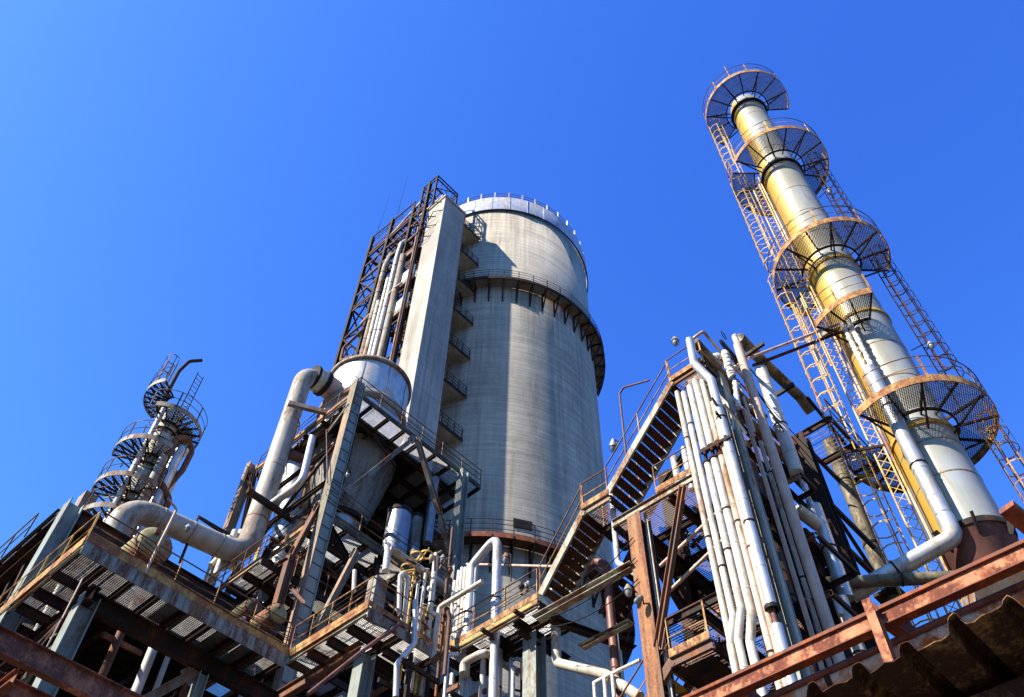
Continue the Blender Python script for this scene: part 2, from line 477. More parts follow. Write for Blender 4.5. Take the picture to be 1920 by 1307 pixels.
def grating(parent, x0, x1, y0, y1, z, along='Y', pitch=.065, depth=.028, mat='grate', name='grating'):
    mb = MB()
    if along == 'Y':
        n = int((x1 - x0) / pitch)
        for i in range(n + 1):
            x = x0 + (x1 - x0) * i / n
            mb.box((x - .004, y0, z - depth), (x + .004, y1, z))
        m_ = int((y1 - y0) / (.5 if mat == 'rgrate' else .12))
        for i in range(m_ + 1):
            y = y0 + (y1 - y0) * i / m_
            mb.box((x0, y - .004, z - depth * .5), (x1, y + .004, z - .002))
    else:
        n = int((y1 - y0) / pitch)
        for i in range(n + 1):
            y = y0 + (y1 - y0) * i / n
            mb.box((x0, y - .004, z - depth), (x1, y + .004, z))
        m_ = int((x1 - x0) / (.5 if mat == 'rgrate' else .12))
        for i in range(m_ + 1):
            x = x0 + (x1 - x0) * i / m_
            mb.box((x - .004, y0, z - depth * .5), (x + .004, y1, z - .002))
    return mb.build(name, M[mat], parent)
def ladder(parent, base, top, out, w=.45, mat='rail', cage=True, cage_r=.36, name='caged_ladder', cstep=.9, seg=9, rail_w=.05, strips=5):
    """vertical ladder; out = unit vector away from the wall"""
    base, top = V(base), V(top)
    out = V(out).normalized()
    side = out.cross(UPV).normalized()
    mb = MB()
    for s_ in (-1, 1):
        mb.bar(base + side * w / 2 * s_, top + side * w / 2 * s_, rail_w, .02, out)
    L = (top - base).length
    n = int(L / .3)
    for i in range(n):
        p = base.lerp(top, (i + .5) / n)
        mb.bar(p - side * w / 2, p + side * w / 2, .022, .022)
    o = mb.build(name, M[mat], parent)
    if cage:
        c = MB()
        off = out * (cage_r * .85)
        a0 = math.atan2(out.y, out.x)
        nc = max(2, int(L / cstep))
        z0 = 2.0 if L > 5 else .6
        pts_prev = None
        for i in range(nc + 1):
            t = z0 / L + (1 - z0 / L) * i / nc
            ctr = base.lerp(top, t) + off
            pts = []
            for k in range(seg + 1):
                a = a0 + rad(-140 + 280 * k / seg)
                pts.append(ctr + V((math.cos(a), math.sin(a), 0)) * cage_r)
            for k in range(len(pts) - 1):
                c.bar(pts[k], pts[k + 1], .012, .05)
        for j in range(strips):
            a = a0 + rad(-110 + 220 * j / (strips - 1))
            d = V((math.cos(a), math.sin(a), 0)) * cage_r
            c.bar(base.lerp(top, z0 / L) + off + d, top + off + d, .045, .012, V((math.cos(a), math.sin(a), 0)))
        c.build('safety_cage', M[mat], parent)
    return o
def ring_platform(parent, c, z, r0, r1, a0, a1, rail=(None, None), mesh='mesh', rim='yellow', railmat='yellow', under='dark', nb=None, h=1.1, knee=True, toe=.16, cell=.062):
    c = V((c.x, c.y, 0))
    seg = max(6, int((a1 - a0) / 7))
    p = MB().ringbox(c, r1 - .03, r1, z - .16, z + toe, seg, a0, a1).build('rim', M[rim], parent)
    # expanded metal: two crossing families of strands clipped to the sector
    mb = MB()
    N = int(2 * r1 / cell)
    for fam in (0, 1):
        th = rad(20 + 90 * fam)
        ux, uy = math.cos(th), math.sin(th)
        for i in range(N + 1):
            off = -r1 + 2 * r1 * i / N
            run = None
            steps = 60
            pts = []
            for k in range(steps + 1):
                t = -r1 + 2 * r1 * k / steps
                x, y = ux * t - uy * off, uy * t + ux * off
                rr = math.hypot(x, y)
                a = math.degrees(math.atan2(y, x))
                while a < a0: a += 360
                ok = r0 <= rr <= r1 - .02 and a <= a1
                if ok:
                    q = V((c.x + x, c.y + y, z - .01 * fam))
                    if run is None: run = q
                    last = q
                if (not ok or k == steps) and run is not None:
                    if (last - run).length > .05: pts.append((run, last))
                    run = None
            for a_, b_ in pts:
                mb.bar(a_, b_, .021, .014)
    mb.build('mesh_floor', M[mesh], parent)
    nb = nb or max(2, int((a1 - a0) / 24))
    for i in range(nb + 1):
        a = rad(a0 + (a1 - a0) * i / nb)
        d = V((math.cos(a), math.sin(a), 0))
        bm = MB().bar(c + d * (r0 * .8) + UPV * (z - .07), c + d * (r1 - .035) + UPV * (z - .07), .05, .1)
        if knee and i % 2 == 0:
            bm.bar(c + d * (r0 * .78) + UPV * (z - .75), c + d * (r1 * .86) + UPV * (z - .12), .05, .06)
        bm.build('bracket', M[under], parent)
    MB().ringbox(c, r0 - .04, r0 + .02, z - .14, z - .03, seg, a0, a1).build('inner_ring', M[under], parent)
    ra0 = a0 if rail[0] is None else rail[0]
    ra1 = a1 if rail[1] is None else rail[1]
    hb, ht = MB(), MB()
    n = max(2, int((ra1 - ra0) / 38))
    for i in range(n + 1):
        a = rad(ra0 + (ra1 - ra0) * i / n)
        d = V((math.cos(a), math.sin(a), 0))
        hb.bar(c + d * (r1 - .01) + UPV * (z), c + d * (r1 - .01) + UPV * (z + h), .07, .03, d)
    sg = max(6, int((ra1 - ra0) / 8))
    for zz, rr, mbx in ((h * .52, .016, hb), (h, .02, ht)):
        pts = [c + V((math.cos(rad(ra0 + (ra1 - ra0) * k / sg)), math.sin(rad(ra0 + (ra1 - ra0) * k / sg)), 0)) * (r1) + UPV * (z + zz) for k in range(sg + 1)]
        mbx.tube(pts, rr, 5)
    hb.build('handrail', M[railmat], parent)
    ht.build('top_rail', M['railtop'], parent)
def pipe(name, label, pts, r, mat='white', group=None, bend=None, seam=1.2, seg=12, flanges=(), cat='pipe', cap=True):
    t = thing(name, label, cat, pts[0], group)
    MB().tube(pts, r, seg, r * 2.4 if bend is None else bend, cap, seam).build('pipe_run', M[mat], t)
    if seam > 0 and r < .3:
        for i in range(len(pts) - 1):
            a, c = V(pts[i]), V(pts[i + 1]); L = (c - a).length; d = (c - a).normalized()
            for k in range(int(L / 3.1)):
                q = a + d * (L * (k + random.uniform(.35, .65)) / max(1, int(L / 3.1)))
                MB().tube([q - d * .025, q + d * .025], r * 1.09 + .004, seg).build('strap', M['dark'], t)
    for p, d in flanges:
        p = V(p); d = V(d).normalized()
        MB().tube([p - d * .04, p + d * .04], r * 1.45, seg).build('flange', M['blk'], t)
    return t
def floodlight(label, p, d=(0, 0, -1), arm=None, s=1.0, mat='column'):
    s *= .62
    p = V(p); d = V(d).normalized()
    t = thing('floodlight', label, 'lamp', p, 'bulkhead lamps on the steelwork')
    u = -d
    pts = [p + u * .30 * s, p + u * .22 * s, p + u * .1 * s, p]
    MB().tube(pts, [.05 * s, .09 * s, .15 * s, .17 * s], 14).build('lamp_housing', M[mat], t)
    MB().tube([p, p + d * .10 * s, p + d * .2 * s, p + d * .27 * s], [.13 * s, .135 * s, .10 * s, .03 * s], 14).build('lamp_glass', M['glass'], t)
    g = MB()
    o1 = d.orthogonal().normalized(); o2 = d.cross(o1)
    for k in range(4):
        e = o1 * math.cos(k * math.pi / 2) + o2 * math.sin(k * math.pi / 2)
        g.tube([p + e * .15 * s, p + e * .16 * s + d * .15 * s, p + d * .31 * s + e * .03 * s], .008 * s, 4)
    g.build('wire_guard', M['blk'], t)
    if arm is not None:
        MB().tube([p + u * .3 * s] + [V(q) for q in arm], .022, 6, .1).build('lamp_arm', M['dark'], t)
    return t
def stair(parent, a, b, side, w, mat='green', n=None, rail=True, railmat='rail', tread_mat='tread', rail_both=True, z_cut=None):
    """a = foot, b = head of the near stringer line; side = vector across the flight"""
    a, b, side = V(a), V(b), V(side).normalized()
    h = b.z - a.z
    n = n or int(h / .2)
    for s_ in (0, 1):
        o = side * w * s_
        MB().chan(a + o, b + o, .07, .24, .012).build('stringer', M[mat], parent)
    run = (b - a); run.z = 0; rd = run.normalized()
    for i in range(n):
        p = a.lerp(b, (i + .6) / n)
        q = p + side * (w - .04)
        tb = MB()
        tb.bar(p + side * .04 + UPV * .01, q + UPV * .01, .27, .03)
        tb.build('tread', M[tread_mat], parent)
    if rail:
        for s_ in ((0, 1) if rail_both else (0,)):
            o = side * w * s_
            m1, m2 = MB(), MB()
            k = max(1, int((b - a).length / 1.5))
            for i in range(k + 1):
                p = a.lerp(b, i / k) + o
                m1.bar(p, p + UPV * 1.05, .05, .03, rd)
            m1.tube([a + o + UPV * .55, b + o + UPV * .55], .02, 5)
            m2.tube([a + o + UPV * 1.08, b + o + UPV * 1.08], .026, 6)
            m1.build('handrail', M[railmat], parent)
            m2.build('top_rail', M['railtop'], parent)

# ================================================================== SETTING
g = MB().add([(-1500, -1500, 0), (1500, -1500, 0), (1500, 1500, 0), (-1500, 1500, 0)], [(0, 1, 2, 3)]).build('ground', M['ground'])
g['kind'] = 'structure'

# ================================================================== CONCRETE TOWER
SC = pol(44.4, 49.5)
R0 = 8.95
tw = thing('concrete_tower', 'huge round bare concrete tower with bright metal crown, standing behind the lift shaft', 'tower', SC)
MB().lathe(SC, [(R0, 0)] + [(R0, z) for z in (20, 40, 60)] + [(R0, 79.9), (R0 - .5, 79.9)], 128).build('tower_wall', M['silo'], tw)
MB().lathe(SC, [(R0 + .14, 79.75), (R0 + .14, 82.5), (R0 - .2, 82.7), (R0 - .5, 82.7)], 96).build('metal_crown', M['galv'], tw)
MB().ringbox(SC, R0 + .1, R0 + .22, 79.7, 79.82, 96).build('crown_flashing', M['blk'], tw)
for k in range(32):
    a = rad(11.25 * k + 4)
    d = V((math.cos(a), math.sin(a), 0))
    MB().bar(SC + d * (R0 + .15) + UPV * 79.9, SC + d * (R0 + .15) + UPV * 82.5, .02, .05, d).build('crown_seam', M['galv'], tw)
for k in range(40):
    a = rad(9 * k + 3)
    d = V((math.cos(a), math.sin(a), 0))
    MB().bar(SC + d * (R0 + .02) + UPV * 82.5, SC + d * (R0 + .02) + UPV * 83.7, .14, .14, d).build('crown_post', M['galv'], tw)
b = MB()
for zz in (83.2, 83.75):
    b.tube([SC + V((math.cos(rad(5 * k)), math.sin(rad(5 * k)), 0)) * (R0 - .1) + UPV * zz for k in range(73)], .03, 5)
b.build('crown_handrail', M['railtop'], tw)
def walkway(z, w, bh, label, mt, a0=0, a1=360):
    # deck ring on wall brackets
    p = MB().ringbox(SC, R0 + .02, R0 + w, z - .05, z, 96, a0, a1).build('ring_walkway', M['brown'] if mt == 'red' else M['column'], tw)
    p['label'] = label
    subpart(MB().ringbox(SC, R0 + w - .03, R0 + w + .03, z - .24, z + .14, 96, a0, a1), 'edge_plate', M[mt], p).location = (0, 0, 0)
    n = 48
    for k in range(n):
        ang = 360 * k / n + 2
        if not (a0 <= ang <= a1): continue
        a = rad(ang); d = V((math.cos(a), math.sin(a), 0))
        bb = MB()
        bb.bar(SC + d * (R0 + .06) + UPV * (z - bh), SC + d * (R0 + .06) + UPV * (z - .05), .12, .1, d)
        bb.bar(SC + d * (R0 + .05) + UPV * (z - bh + .1), SC + d * (R0 + w - .05) + UPV * (z - .2), .1, .12)
        bb.bar(SC + d * (R0 + .05) + UPV * (z - .14), SC + d * (R0 + w + .05) + UPV * (z - .14), .1, .16)
        subpart(bb, 'bracket', M['dark'], p)
    h = MB()
    for k in range(n):
        ang = 360 * k / n + 2
        if not (a0 <= ang <= a1): continue
        d = V((math.cos(rad(ang)), math.sin(rad(ang)), 0))
        h.bar(SC + d * (R0 + w) + UPV * z, SC + d * (R0 + w) + UPV * (z + 1.15), .06, .04, d)
    for zz in (.4, .78, 1.15):
        h.tube([SC + V((math.cos(rad(a0 + (a1 - a0) * k / 96)), math.sin(rad(a0 + (a1 - a0) * k / 96)), 0)) * (R0 + w) + UPV * (z + zz) for k in range(97)], .022, 5)
    subpart(h, 'handrail', M['dark'], p)
walkway(65.8, 1.0, 2.3, 'upper ring walkway on brackets', 'dark', 150, 330)
walkway(37.1, .95, 2.1, 'lower ring walkway with rust red edge', 'red', 150, 330)
for (px, py, z) in ((983, 1000, 39.0), (1000, 540, 67.0)):
    q = onH(px, py, 40.5)
    a = math.atan2(q.y - SC.y, q.x - SC.x)
    d = V((math.cos(a), math.sin(a), 0))
    MB().bar(SC + d * (R0 - .1) + UPV * z, SC + d * (R0 + .06) + UPV * z, 1.2, .7).build('wall_opening', M['blk'], tw)

# ================================================================== LIFT SHAFT
SX0, SX1, SY0, SY1 = 22.16, 24.68, 30.5, 32.73
sh = thing('lift_shaft', 'tall square pale concrete lift shaft standing against the round tower, its left face in sun', 'tower', (23.4, 31.6, 0))
MB().box((SX0, SY0, 0), (SX1, SY1, 75.7)).build('shaft_wall', M['shaft'], sh)
MB().box((SX0 - .12, SY0 - .12, 75.703), (SX1 + .12, SY1 + .12, 76.0)).build('roof_slab', M['shaft'], sh)
for i in range(11):
    z = 74.1 - 4.62 * i
    l = MB().box((SX1 + .005, SY0 + .03, z - .18), (27.05 if i else 26.9, SY1 + .2, z)).build('landing', M['silo'], sh)
    hb = MB()
    for x in (SX1 + .3, SX1 + .9, SX1 + 1.5, 26.95):
        hb.bar((x, SY0 + .06, z), (x, SY0 + .06, z + 1.1), .05, .04, (1, 0, 0))
    for q in (.4, .75, 1.1):
        hb.tube([(SX1, SY0 + .06, z + q), (26.98, SY0 + .06, z + q)], .022, 5)
    hb.bar((SX1 + .01, SY0 + .02, z - .1), (27.0, SY0 + .02, z - .1), .05, .3)
    subpart(hb, 'handrail', M['dark'], l)
MB().tube([(SX0 - .1, SY0 + .2, 76.1), (SX0 - .1, SY1 + 1.2, 76.1)], .12, 10).build('roof_pipe', M['cream'], sh)
b = MB()
for z, y in ((74.0, 31.3), (72.0, 31.9), (70.6, 32.4)):
    b.tube([(SX0, y + 1.2, z - .3), (SX0 - .7, y + .6, z), (SX0 - .8, y - .3, z + .1), (SX0 - .35, y - .9, z)], .05, 6, .3)
    b.tube([(SX0, y + 1.5, z - 1.2), (SX0 - .5, y, z - .9), (SX0, y - .7, z - .8)], .04, 6)
b.build('hoist_arm', M['dark'], sh)

# ================================================================== LATTICE STAIR TOWER
LX0, LX1 = 21.9, 24.3
LY = [33.05, 34.9, 38.3, 41.3]
lt = thing('lattice_tower', 'dark rusty steel lattice tower full of pipes and stairs beside the lift shaft', 'tower', (23, 37, 0))
for x in (LX0, LX1):
    for i, y in enumerate(LY):
        zt = (81.9, 79.5, 80.9, 80.8)[i]
        MB().ibeam((x, y, 0), (x, y, zt), .30, .30, .04, (1, 0, 0)).build('column', M['dark'], lt)
H0 = 4.6
zs = [26 + H0 * i for i in range(12)]
for i, z in enumerate(zs):
    for x in (LX0, LX1):
        bb = MB().bar((x, LY[0], z), (x, LY[3], z), .14, .22)
        bb.build('beam', M['dark'], lt)
    for y in LY:
        MB().bar((LX0, y, z), (LX1, y, z), .12, .18).build('beam', M['dark'], lt)
    if i < len(zs) - 1:
        s_ = 1 if i % 2 else -1
        for x in (LX0, LX1):
            a, c = (LY[2], LY[3]) if s_ > 0 else (LY[3], LY[2])
            MB().ang((x, a, z), (x, c, z + H0), .14, .02).build('brace', M['dark'], lt)
            MB().ang((x, (a + c) / 2, z + H0 / 2), (x, c, z), .1, .02).build('brace', M['dark'], lt)
        MB().ang((LX0, LY[3], z), (LX1, LY[3], z + H0), .12, .02).build('brace', M['dark'], lt)
        MB().ang((LX1, LY[3], z), (LX0, LY[3], z + H0), .12, .02).build('brace', M['dark'], lt)
# stair flights and floors
for i, z in enumerate(zs[:-1]):
    grating(lt, LX0 + .1, LX1 - .1, LY[0] + .05, LY[1] - .1, z, 'Y', .16, .04, 'rgrate')
    if z > 50:
        st = MB()
        for x in (LX0 + .5, LX0 + 1.3):
            st.bar((x, LY[1], z), (x, LY[2], z + H0), .05, .2)
        for k in range(14):
            t = (k + .5) / 14
            y = LY[1] + (LY[2] - LY[1]) * t
            st.box((LX0 + .5, y - .12, z + H0 * t), (LX0 + 1.3, y + .12, z + H0 * t + .03))
        st.build('stair_flight', M['dark'], lt)
# top floors with rails
top_z = 77.6
grating(lt, LX0, LX1, LY[0], LY[1] - .1, 79.2, 'Y', .13, .04, 'rgrate')
grating(lt, LX0, LX1, LY[2] - 1.6, LY[3], 77.0, 'Y', .13, .04, 'rgrate')
grating(lt, LX0, LX1, LY[2] - 1.6, LY[3], 78.9, 'Y', .13, .04, 'rgrate')
for k in range(5):
    y = LY[2] - 1.6 + k * (LY[3] - LY[2] + 1.6) / 4
    MB().bar((LX0, y, 76.9), (LX1, y, 76.9), .16, .2).build('joist', M['dark'], lt)
for (a, c, z) in (((LX0, LY[2] - 1.6), (LX0, LY[3]), 77.1), ((LX0, LY[2] - 1.6), (LX0, LY[3]), 78.9)):
    handrail(lt, [V((*a, z)), V((*c, z))], 1.1, 1.2, (.5,), 'dark', 'dark')
# the open frame standing over the shaft head
b = MB()
YY0, YY1, XX1 = 32.0, LY[1] - .9, 24.6
for (x, y) in ((LX0, YY0), (LX0, YY1), (XX1, YY0), (XX1, YY1)):
    MB().ibeam((x, y, 76.05), (x, y, 82.0), .16, .16, .03, (1, 0, 0)).build('column', M['dark'], lt)
for z in (82.0, 81.3, 79.3):
    for a, c in (((LX0, YY0), (XX1, YY0)), ((LX0, YY0), (LX0, YY1)), ((XX1, YY0), (XX1, YY1)), ((LX0, YY1), (XX1, YY1))):
        MB().bar((*a, z), (*c, z), .1, .12 if z > 80 else .22).build('beam', M['dark'], lt)
for k in range(5):
    x = LX0 + (XX1 - LX0) * k / 4
    b.bar((x, YY0, 79.3), (x, YY0, 82), .05, .05)
    b.bar((x, YY0, 79.25), (x, YY1, 79.25), .08, .14)
b.bar((LX0, YY0, 79.3), (XX1, YY0, 82), .06, .06); b.bar((XX1, YY0, 79.3), (XX1, YY1, 82), .06, .06)
b.build('head_bracing', M['dark'], lt)
# diagonal roof rail running down the tower head
MB().bar((LX0, LY[1], 80.2), (LX0, LY[3], 80.9), .1, .16).build('roof_rail', M['dark'], lt)
MB().bar((LX0, LY[1] - .9, 79.1), (LX0, LY[2] + .4, 76.9), .1, .3).build('conveyor_rail', M['column'], lt)
MB().bar((LX1, LY[1] - .9, 79.1), (LX1, LY[2] + .4, 76.9), .1, .3).build('conveyor_rail', M['dark'], lt)
for k in range(16):
    t = k / 15
    y = LY[1] - .9 + (LY[2] + 1.3 - LY[1]) * t
    MB().bar((LX0, y, 79.1 - 2.2 * t), (LX1, y, 79.1 - 2.2 * t), .07, .12).build('rung', M['dark'], lt)
# landings on the left of the shaft: pale panels over orange edge beams
for i, z in enumerate((64.3, 59.9, 69.3)):
    if i < 2: MB().box((LX0 - .06, 32.78, z), (LX0 + .02, 34.5 - i * .1, z + 1.5)).build('wind_panel', M['cabin'], lt)
    MB().box((LX0 - .1, 32.78, z - .6), (LX0 + .1, 35.2, z - .02)).build('edge_beam', M['post'] if i < 2 else M['brown'], lt)
    MB().box((LX0 + .1, 32.8, z - .3), (LX1, 34.8, z - .2)).build('landing_floor', M['dark'], lt)
for (px, py, z0, z1) in ((767, 560, 48, 66),):
    MB().tube([(LX0 - .35, 32.95, 44), (LX0 - .35, 32.95, 72)], .09, 8).build('drain_pipe', M['redpipe'], lt)
MB().tube([(LX0 - .4, 33.6, 63.2), (LX0 - .4, 34.4, 63.4), (LX0 - .4, 38.4, 61.9)], .1, 8, .5).build('cable_duct', M['pink'], lt)
for i in range(64):     # small brackets, lights and pipe ends through the tower
    y, z = random.uniform(33.3, 38.2), random.uniform(55, 78)
    x = random.uniform(LX0 + .2, LX1 - .3)
    q = MB()
    if i % 2: q.tube([(x, y, z), (x, y, z + random.uniform(1.5, 4))], .06, 6)
    else: q.tube([(x, y, z), (x, y + random.uniform(-2, 2), z + random.uniform(-.2, .2)), (x, y + .2, z - 2)], .05, 6)
    q.build('conduit', M[('brown', 'dark', 'dark', 'column')[i % 4]], lt)
for z in (66.0, 68.6, 71.2, 73.8, 76.2):
    for (ya, yb, dz) in ((LY[1], LY[2], 1.6), (LY[2], LY[1], 1.6), (LY[0], LY[1], 1.2)):
        MB().ang((LX0 + .15, ya, z), (LX0 + .15, yb, z + dz), .12, .02).build('brace', M['dark'], lt)
    MB().bar((LX0 - .02, LY[0], z + 1.0), (LX0 - .02, LY[3], z + 1.0), .1, .14).build('beam', M['brown'], lt)
    grating(lt, LX0 + .2, LX1, LY[1], LY[2], z, 'Y', .2, .04, 'rgrate')
# risers inside the tower
RG = 'risers in the lattice tower'
for i, (y, z1, r, mat, lab) in enumerate((
        (36.55, 63.5, .19, 'cream', 'leftmost of the risers in the lattice tower, grimy cream'),
        (35.95, 66.5, .17, 'white', 'slim pale riser second from the left in the lattice tower'),
        (35.35, 69.8, .21, 'alu', 'shiny silver riser in the middle of the lattice tower, bent at its top'))):
    pts = [(LX0 - .35, y, 30), (LX0 - .35, y, z1)]
    if i == 2: pts += [(LX0 - .35, y - .2, z1 + 1.8), (LX0 + .4, y + .2, z1 + 4)]
    pipe('riser_pipe', lab, pts, r, mat, RG, seam=2.2)
pipe('riser_pipe', 'broad brown riser nearest the lift shaft in the lattice tower', [(LX0 - .2, 34.6, 30), (LX0 - .2, 34.6, 69)], .30, 'column', RG, seam=2.5)
pipe('riser_pipe', 'knobbly grey riser along the second post of the lattice tower', [(LX0 - .3, 37.1, 30), (LX0 - .3, 37.1, 70), (LX0 + .2, 37.4, 73)], .24, 'column', RG, seam=.8)
pipe('looped_pipe', 'brown square pipe loop sticking out of the left side of the lattice tower', [(LX0 - .3, 37.9, 60.8), (LX0 - .4, 40.1, 60.1), (LX0 - .4, 40.0, 58.2), (LX0 - .2, 38.6, 57.9)], .13, 'brown', bend=.4, seam=0)
for (px, py, qx, qy, l) in ((707, 437, 768, 330, 'longer thin whip aerial on the lattice tower'), (745, 402, 771, 320, 'whip aerial nearer the shaft on the lattice tower')):
    p = onX(px, py, LX0); q2 = onX(qx, qy, LX0)
    t = thing('whip_aerial', l, 'aerial', p, 'whip aerials on the lattice tower')
    MB().tube([p, V((p.x, q2.y * .0 + p.y + (q2.y - p.y) * .12, min(q2.z, p.z + 14)))], [.025, .008], 5).build('aerial_rod', M['blk'], t)

# ================================================================== TALL YELLOW-STAINED COLUMN
yc = thing('distillation_column', 'tall silver and yellow column with round mesh platforms, right side of the photo', 'column', YC)
MB().lathe(YC, [(1.0, 0), (1.0, 18.6), (1.04, 18.62)], 56).build('skirt', M['skirt'], yc)
MB().lathe(YC, [(1.06, 18.55), (1.06, 18.75), (1.0, 18.8)], 56).build('skirt_ring', M['blk'], yc)
MB().lathe(YC, [(.97, 18.75), (.97, 33), (.94, 40), (.9, 46), (.88, 50.6), (.88, 51.6), (.6, 52.0), (0.001, 52.1)], 56).build('shell', M['shell'], yc)
for z in [20.6, 22.0, 25.2, 27.1, 30.0, 32.1, 35.3, 37.2, 39.5, 41.8, 44.3, 46.6, 48.9]:
    r = .97 if z < 33 else (.97 - .03 * (z - 33) / 7 if z < 40 else .94 - .05 * (z - 40) / 8)
    MB().ringbox(YC, r - .02, r + .012, z, z + .045, 40).build('cladding_seam', M['column'], yc)
for z in (22.7, 29.0, 32.9, 42.3, 50.5):
    MB().ringbox(YC, .9, 1.03, z, z + .14, 40).build('stiffening_ring', M['blk'] if z > 40 else M['yellow'], yc)
ring_platform(yc, YC, 51.25, 1.2, 2.36, 70, 309, rail=(118, 262), rim='ochre', railmat='rail')
ring_platform(yc, YC, 43.0, 1.22, 2.40, 147, 343, rail=(150, 300), rim='ochre', railmat='yellow')
ring_platform(yc, YC, 42.9, 1.3, 2.40, 40, 132, rail=(112, 134), rim='brown', railmat='rail')
ring_platform(yc, YC, 33.55, 1.2, 2.37, 55, 313, rail=(110, 285), rim='ochre', railmat='rail')
ring_platform(yc, YC, 28.55, 1.0, 2.18, 148, 212, rim='ochre', railmat='rail', nb=3)
ring_platform(yc, YC, 23.2, 1.2, 2.38, 155, 344, rail=(172, 300), rim='ochre', railmat='rail')
ring_platform(yc, YC, 23.1, 1.25, 2.40, 40, 117, rail=(100, 117), rim='brown', railmat='rail')
# short open ladder at the small platform
p = YC + V((math.cos(rad(143)), math.sin(rad(143)), 0)) * 2.25
b = MB()
for s_ in (-.22, .22):
    e = V((math.cos(rad(233)), math.sin(rad(233)), 0)) * s_
    b.bar(p + e + UPV * 26.0, p + e + UPV * 30.3, .07, .04, (0, 1, 0))
for k in range(9): b.bar(p + V((math.cos(rad(233)), math.sin(rad(233)), 0)) * -.22 + UPV * (26.4 + k * .45), p + V((math.cos(rad(233)), math.sin(rad(233)), 0)) * .22 + UPV * (26.4 + k * .45), .03, .03)
b.build('short_ladder', M['yellow'], yc)
# caged ladders up the left side and down the right side
def cpos(ang, r, z): return YC + V((math.cos(rad(ang)), math.sin(rad(ang)), 0)) * r + UPV * z
lo = V((-.153, .988, 0))
fr = V((-.988, -.153, 0))
LB = YC + lo * 1.55 + fr * .2
for z0, z1, dx, m_ in ((3, 23.6, 0.18, 'ladder'), (22.6, 34.3, .22, 'ladder'), (33.6, 43.6, .12, 'ladder'), (43.0, 51.3, .02, 'ladder')):
    base = LB + lo * dx
    ladder(yc, base + UPV * z0, base + UPV * z1, lo, .42, m_, True, .42, cstep=.95, strips=4)
for z0, z1, dx in ((34, 43, .0), (23.4, 33.6, .15), (3, 23.0, .3)):
    base = YC - lo * (1.35 + dx) - fr * .3
    ladder(yc, base + UPV * z0, base + UPV * z1, -lo, .42, 'dark' if z0 > 20 else 'ochre', True, .38, cstep=.8)
# cable ladder with crossed rods close to the shell
b = MB()
cl0 = YC + lo * 1.12 + fr * .35
for s_ in (0, .36):
    b.bar(cl0 + lo * s_ + UPV * 2, cl0 + lo * s_ + UPV * 42.5, .07, .05, (0, 1, 0))
for k in range(100):
    z = 3 + k * .4
    b.bar(cl0 + UPV * z, cl0 + lo * .36 + UPV * (z + .38), .02, .02)
    b.bar(cl0 + lo * .36 + UPV * z, cl0 + UPV * (z + .38), .02, .02)
b.build('cable_ladder', M['ladder'], yc)
MB().bar(YC + lo * 1.0 + fr * .55 + UPV * 3, YC + lo * 1.0 + fr * .55 + UPV * 42.5, .10, .06, (0, 1, 0)).build('cable_duct', M['yellow'], yc)
MB().bar(cpos(262, .5, 51.3), cpos(262, .5, 51.3) + UPV * .1, .1, .1).build('vent_stub', M['blk'], yc)
MB().tube([cpos(190, 2.3, 51.3), cpos(190, 2.3, 53.2)], .03, 6).build('lightning_rod', M['rail'], yc)
for z in (18.2,):
    for a in (150, 200, 250):
        MB().bar(cpos(a, .98, z), cpos(a, 1.35, z + .5), .06, .25).build('support_lug', M['blk'], yc)

# pipes on the tall column
pw = [onH(1773, 973, 21.75), onH(1634, 691, 21.72)]
vx, vy = pw[0].x, pw[0].y
pipe('column_downpipe', 'bright silver pipe running down the front of the tall yellow column', [(vx, vy, 18.95), (vx, vy, 25.6)], .235, 'alu', seam=2.6)
t = thing('wrapped_pipe', 'ragged white insulated pipe below the small platform of the tall column', 'pipe', (vx, vy, 27))
b = MB()
for s_ in (-.11, .12):
    n = 46
    pts = [V((vx, vy, 25.6 + 2.9 * k / n)) + lo * (s_ + random.uniform(-.014, .014)) + fr * random.uniform(-.015, .015) for k in range(n + 1)]
    b.tube(pts, [.085 + random.uniform(-.022, .025) for _ in pts], 9)
b.build('insulation', M['wrap'], t)
pipe('elbow_pipe', 'silver elbow pipe from the foot of the yellow column slanting down to the pipe rack',
     [(vx, vy, 18.9), (vx, vy, 18.15), onY(1597, 1115, 6.7)], .25, 'alu', bend=.3, seam=1.9)
a_, c_ = onH(1773, 1083, 21.7), onY(1600, 1091, 6.4)
pipe('crossing_pipe', 'olive brown pipe passing behind the slanting silver pipe', [a_ + (a_ - c_) * .25, c_ + (c_ - a_) * .3], .17, 'olive', seam=1.6)
l1 = onY(1403, 672, 6.7); r1 = onH(1590, 600, 22.4)
dd = V((0, 0, -.16))
pipe('bridge_pipe', 'upper of two thin pipes bridging from the pipe rack to the tall column', [l1, r1], .055, 'pink', 'thin pipes bridging to the column', seam=0)
pipe('bridge_pipe', 'lower darker of two thin pipes bridging from the pipe rack to the tall column', [l1 + dd + V((.25, 0, 0)), r1 + dd + V((.3, 0, 0))], .06, 'dark', 'thin pipes bridging to the column', seam=0)
b = thing('pipe_shoe', 'dark ragged bracket where the bridge pipes reach the tall column', 'bracket', r1)
MB().bar(r1 - lo * .1 - UPV * .05, r1 + lo * 1.1 - UPV * .25, .2, .16).build('bracket_arm', M['column'], b)
MB().ball(r1 + UPV * .25 + fr * .1 - lo * .25, .22, 8, (1, 1.2, .7)).build('valve_body', M['blk'], b)

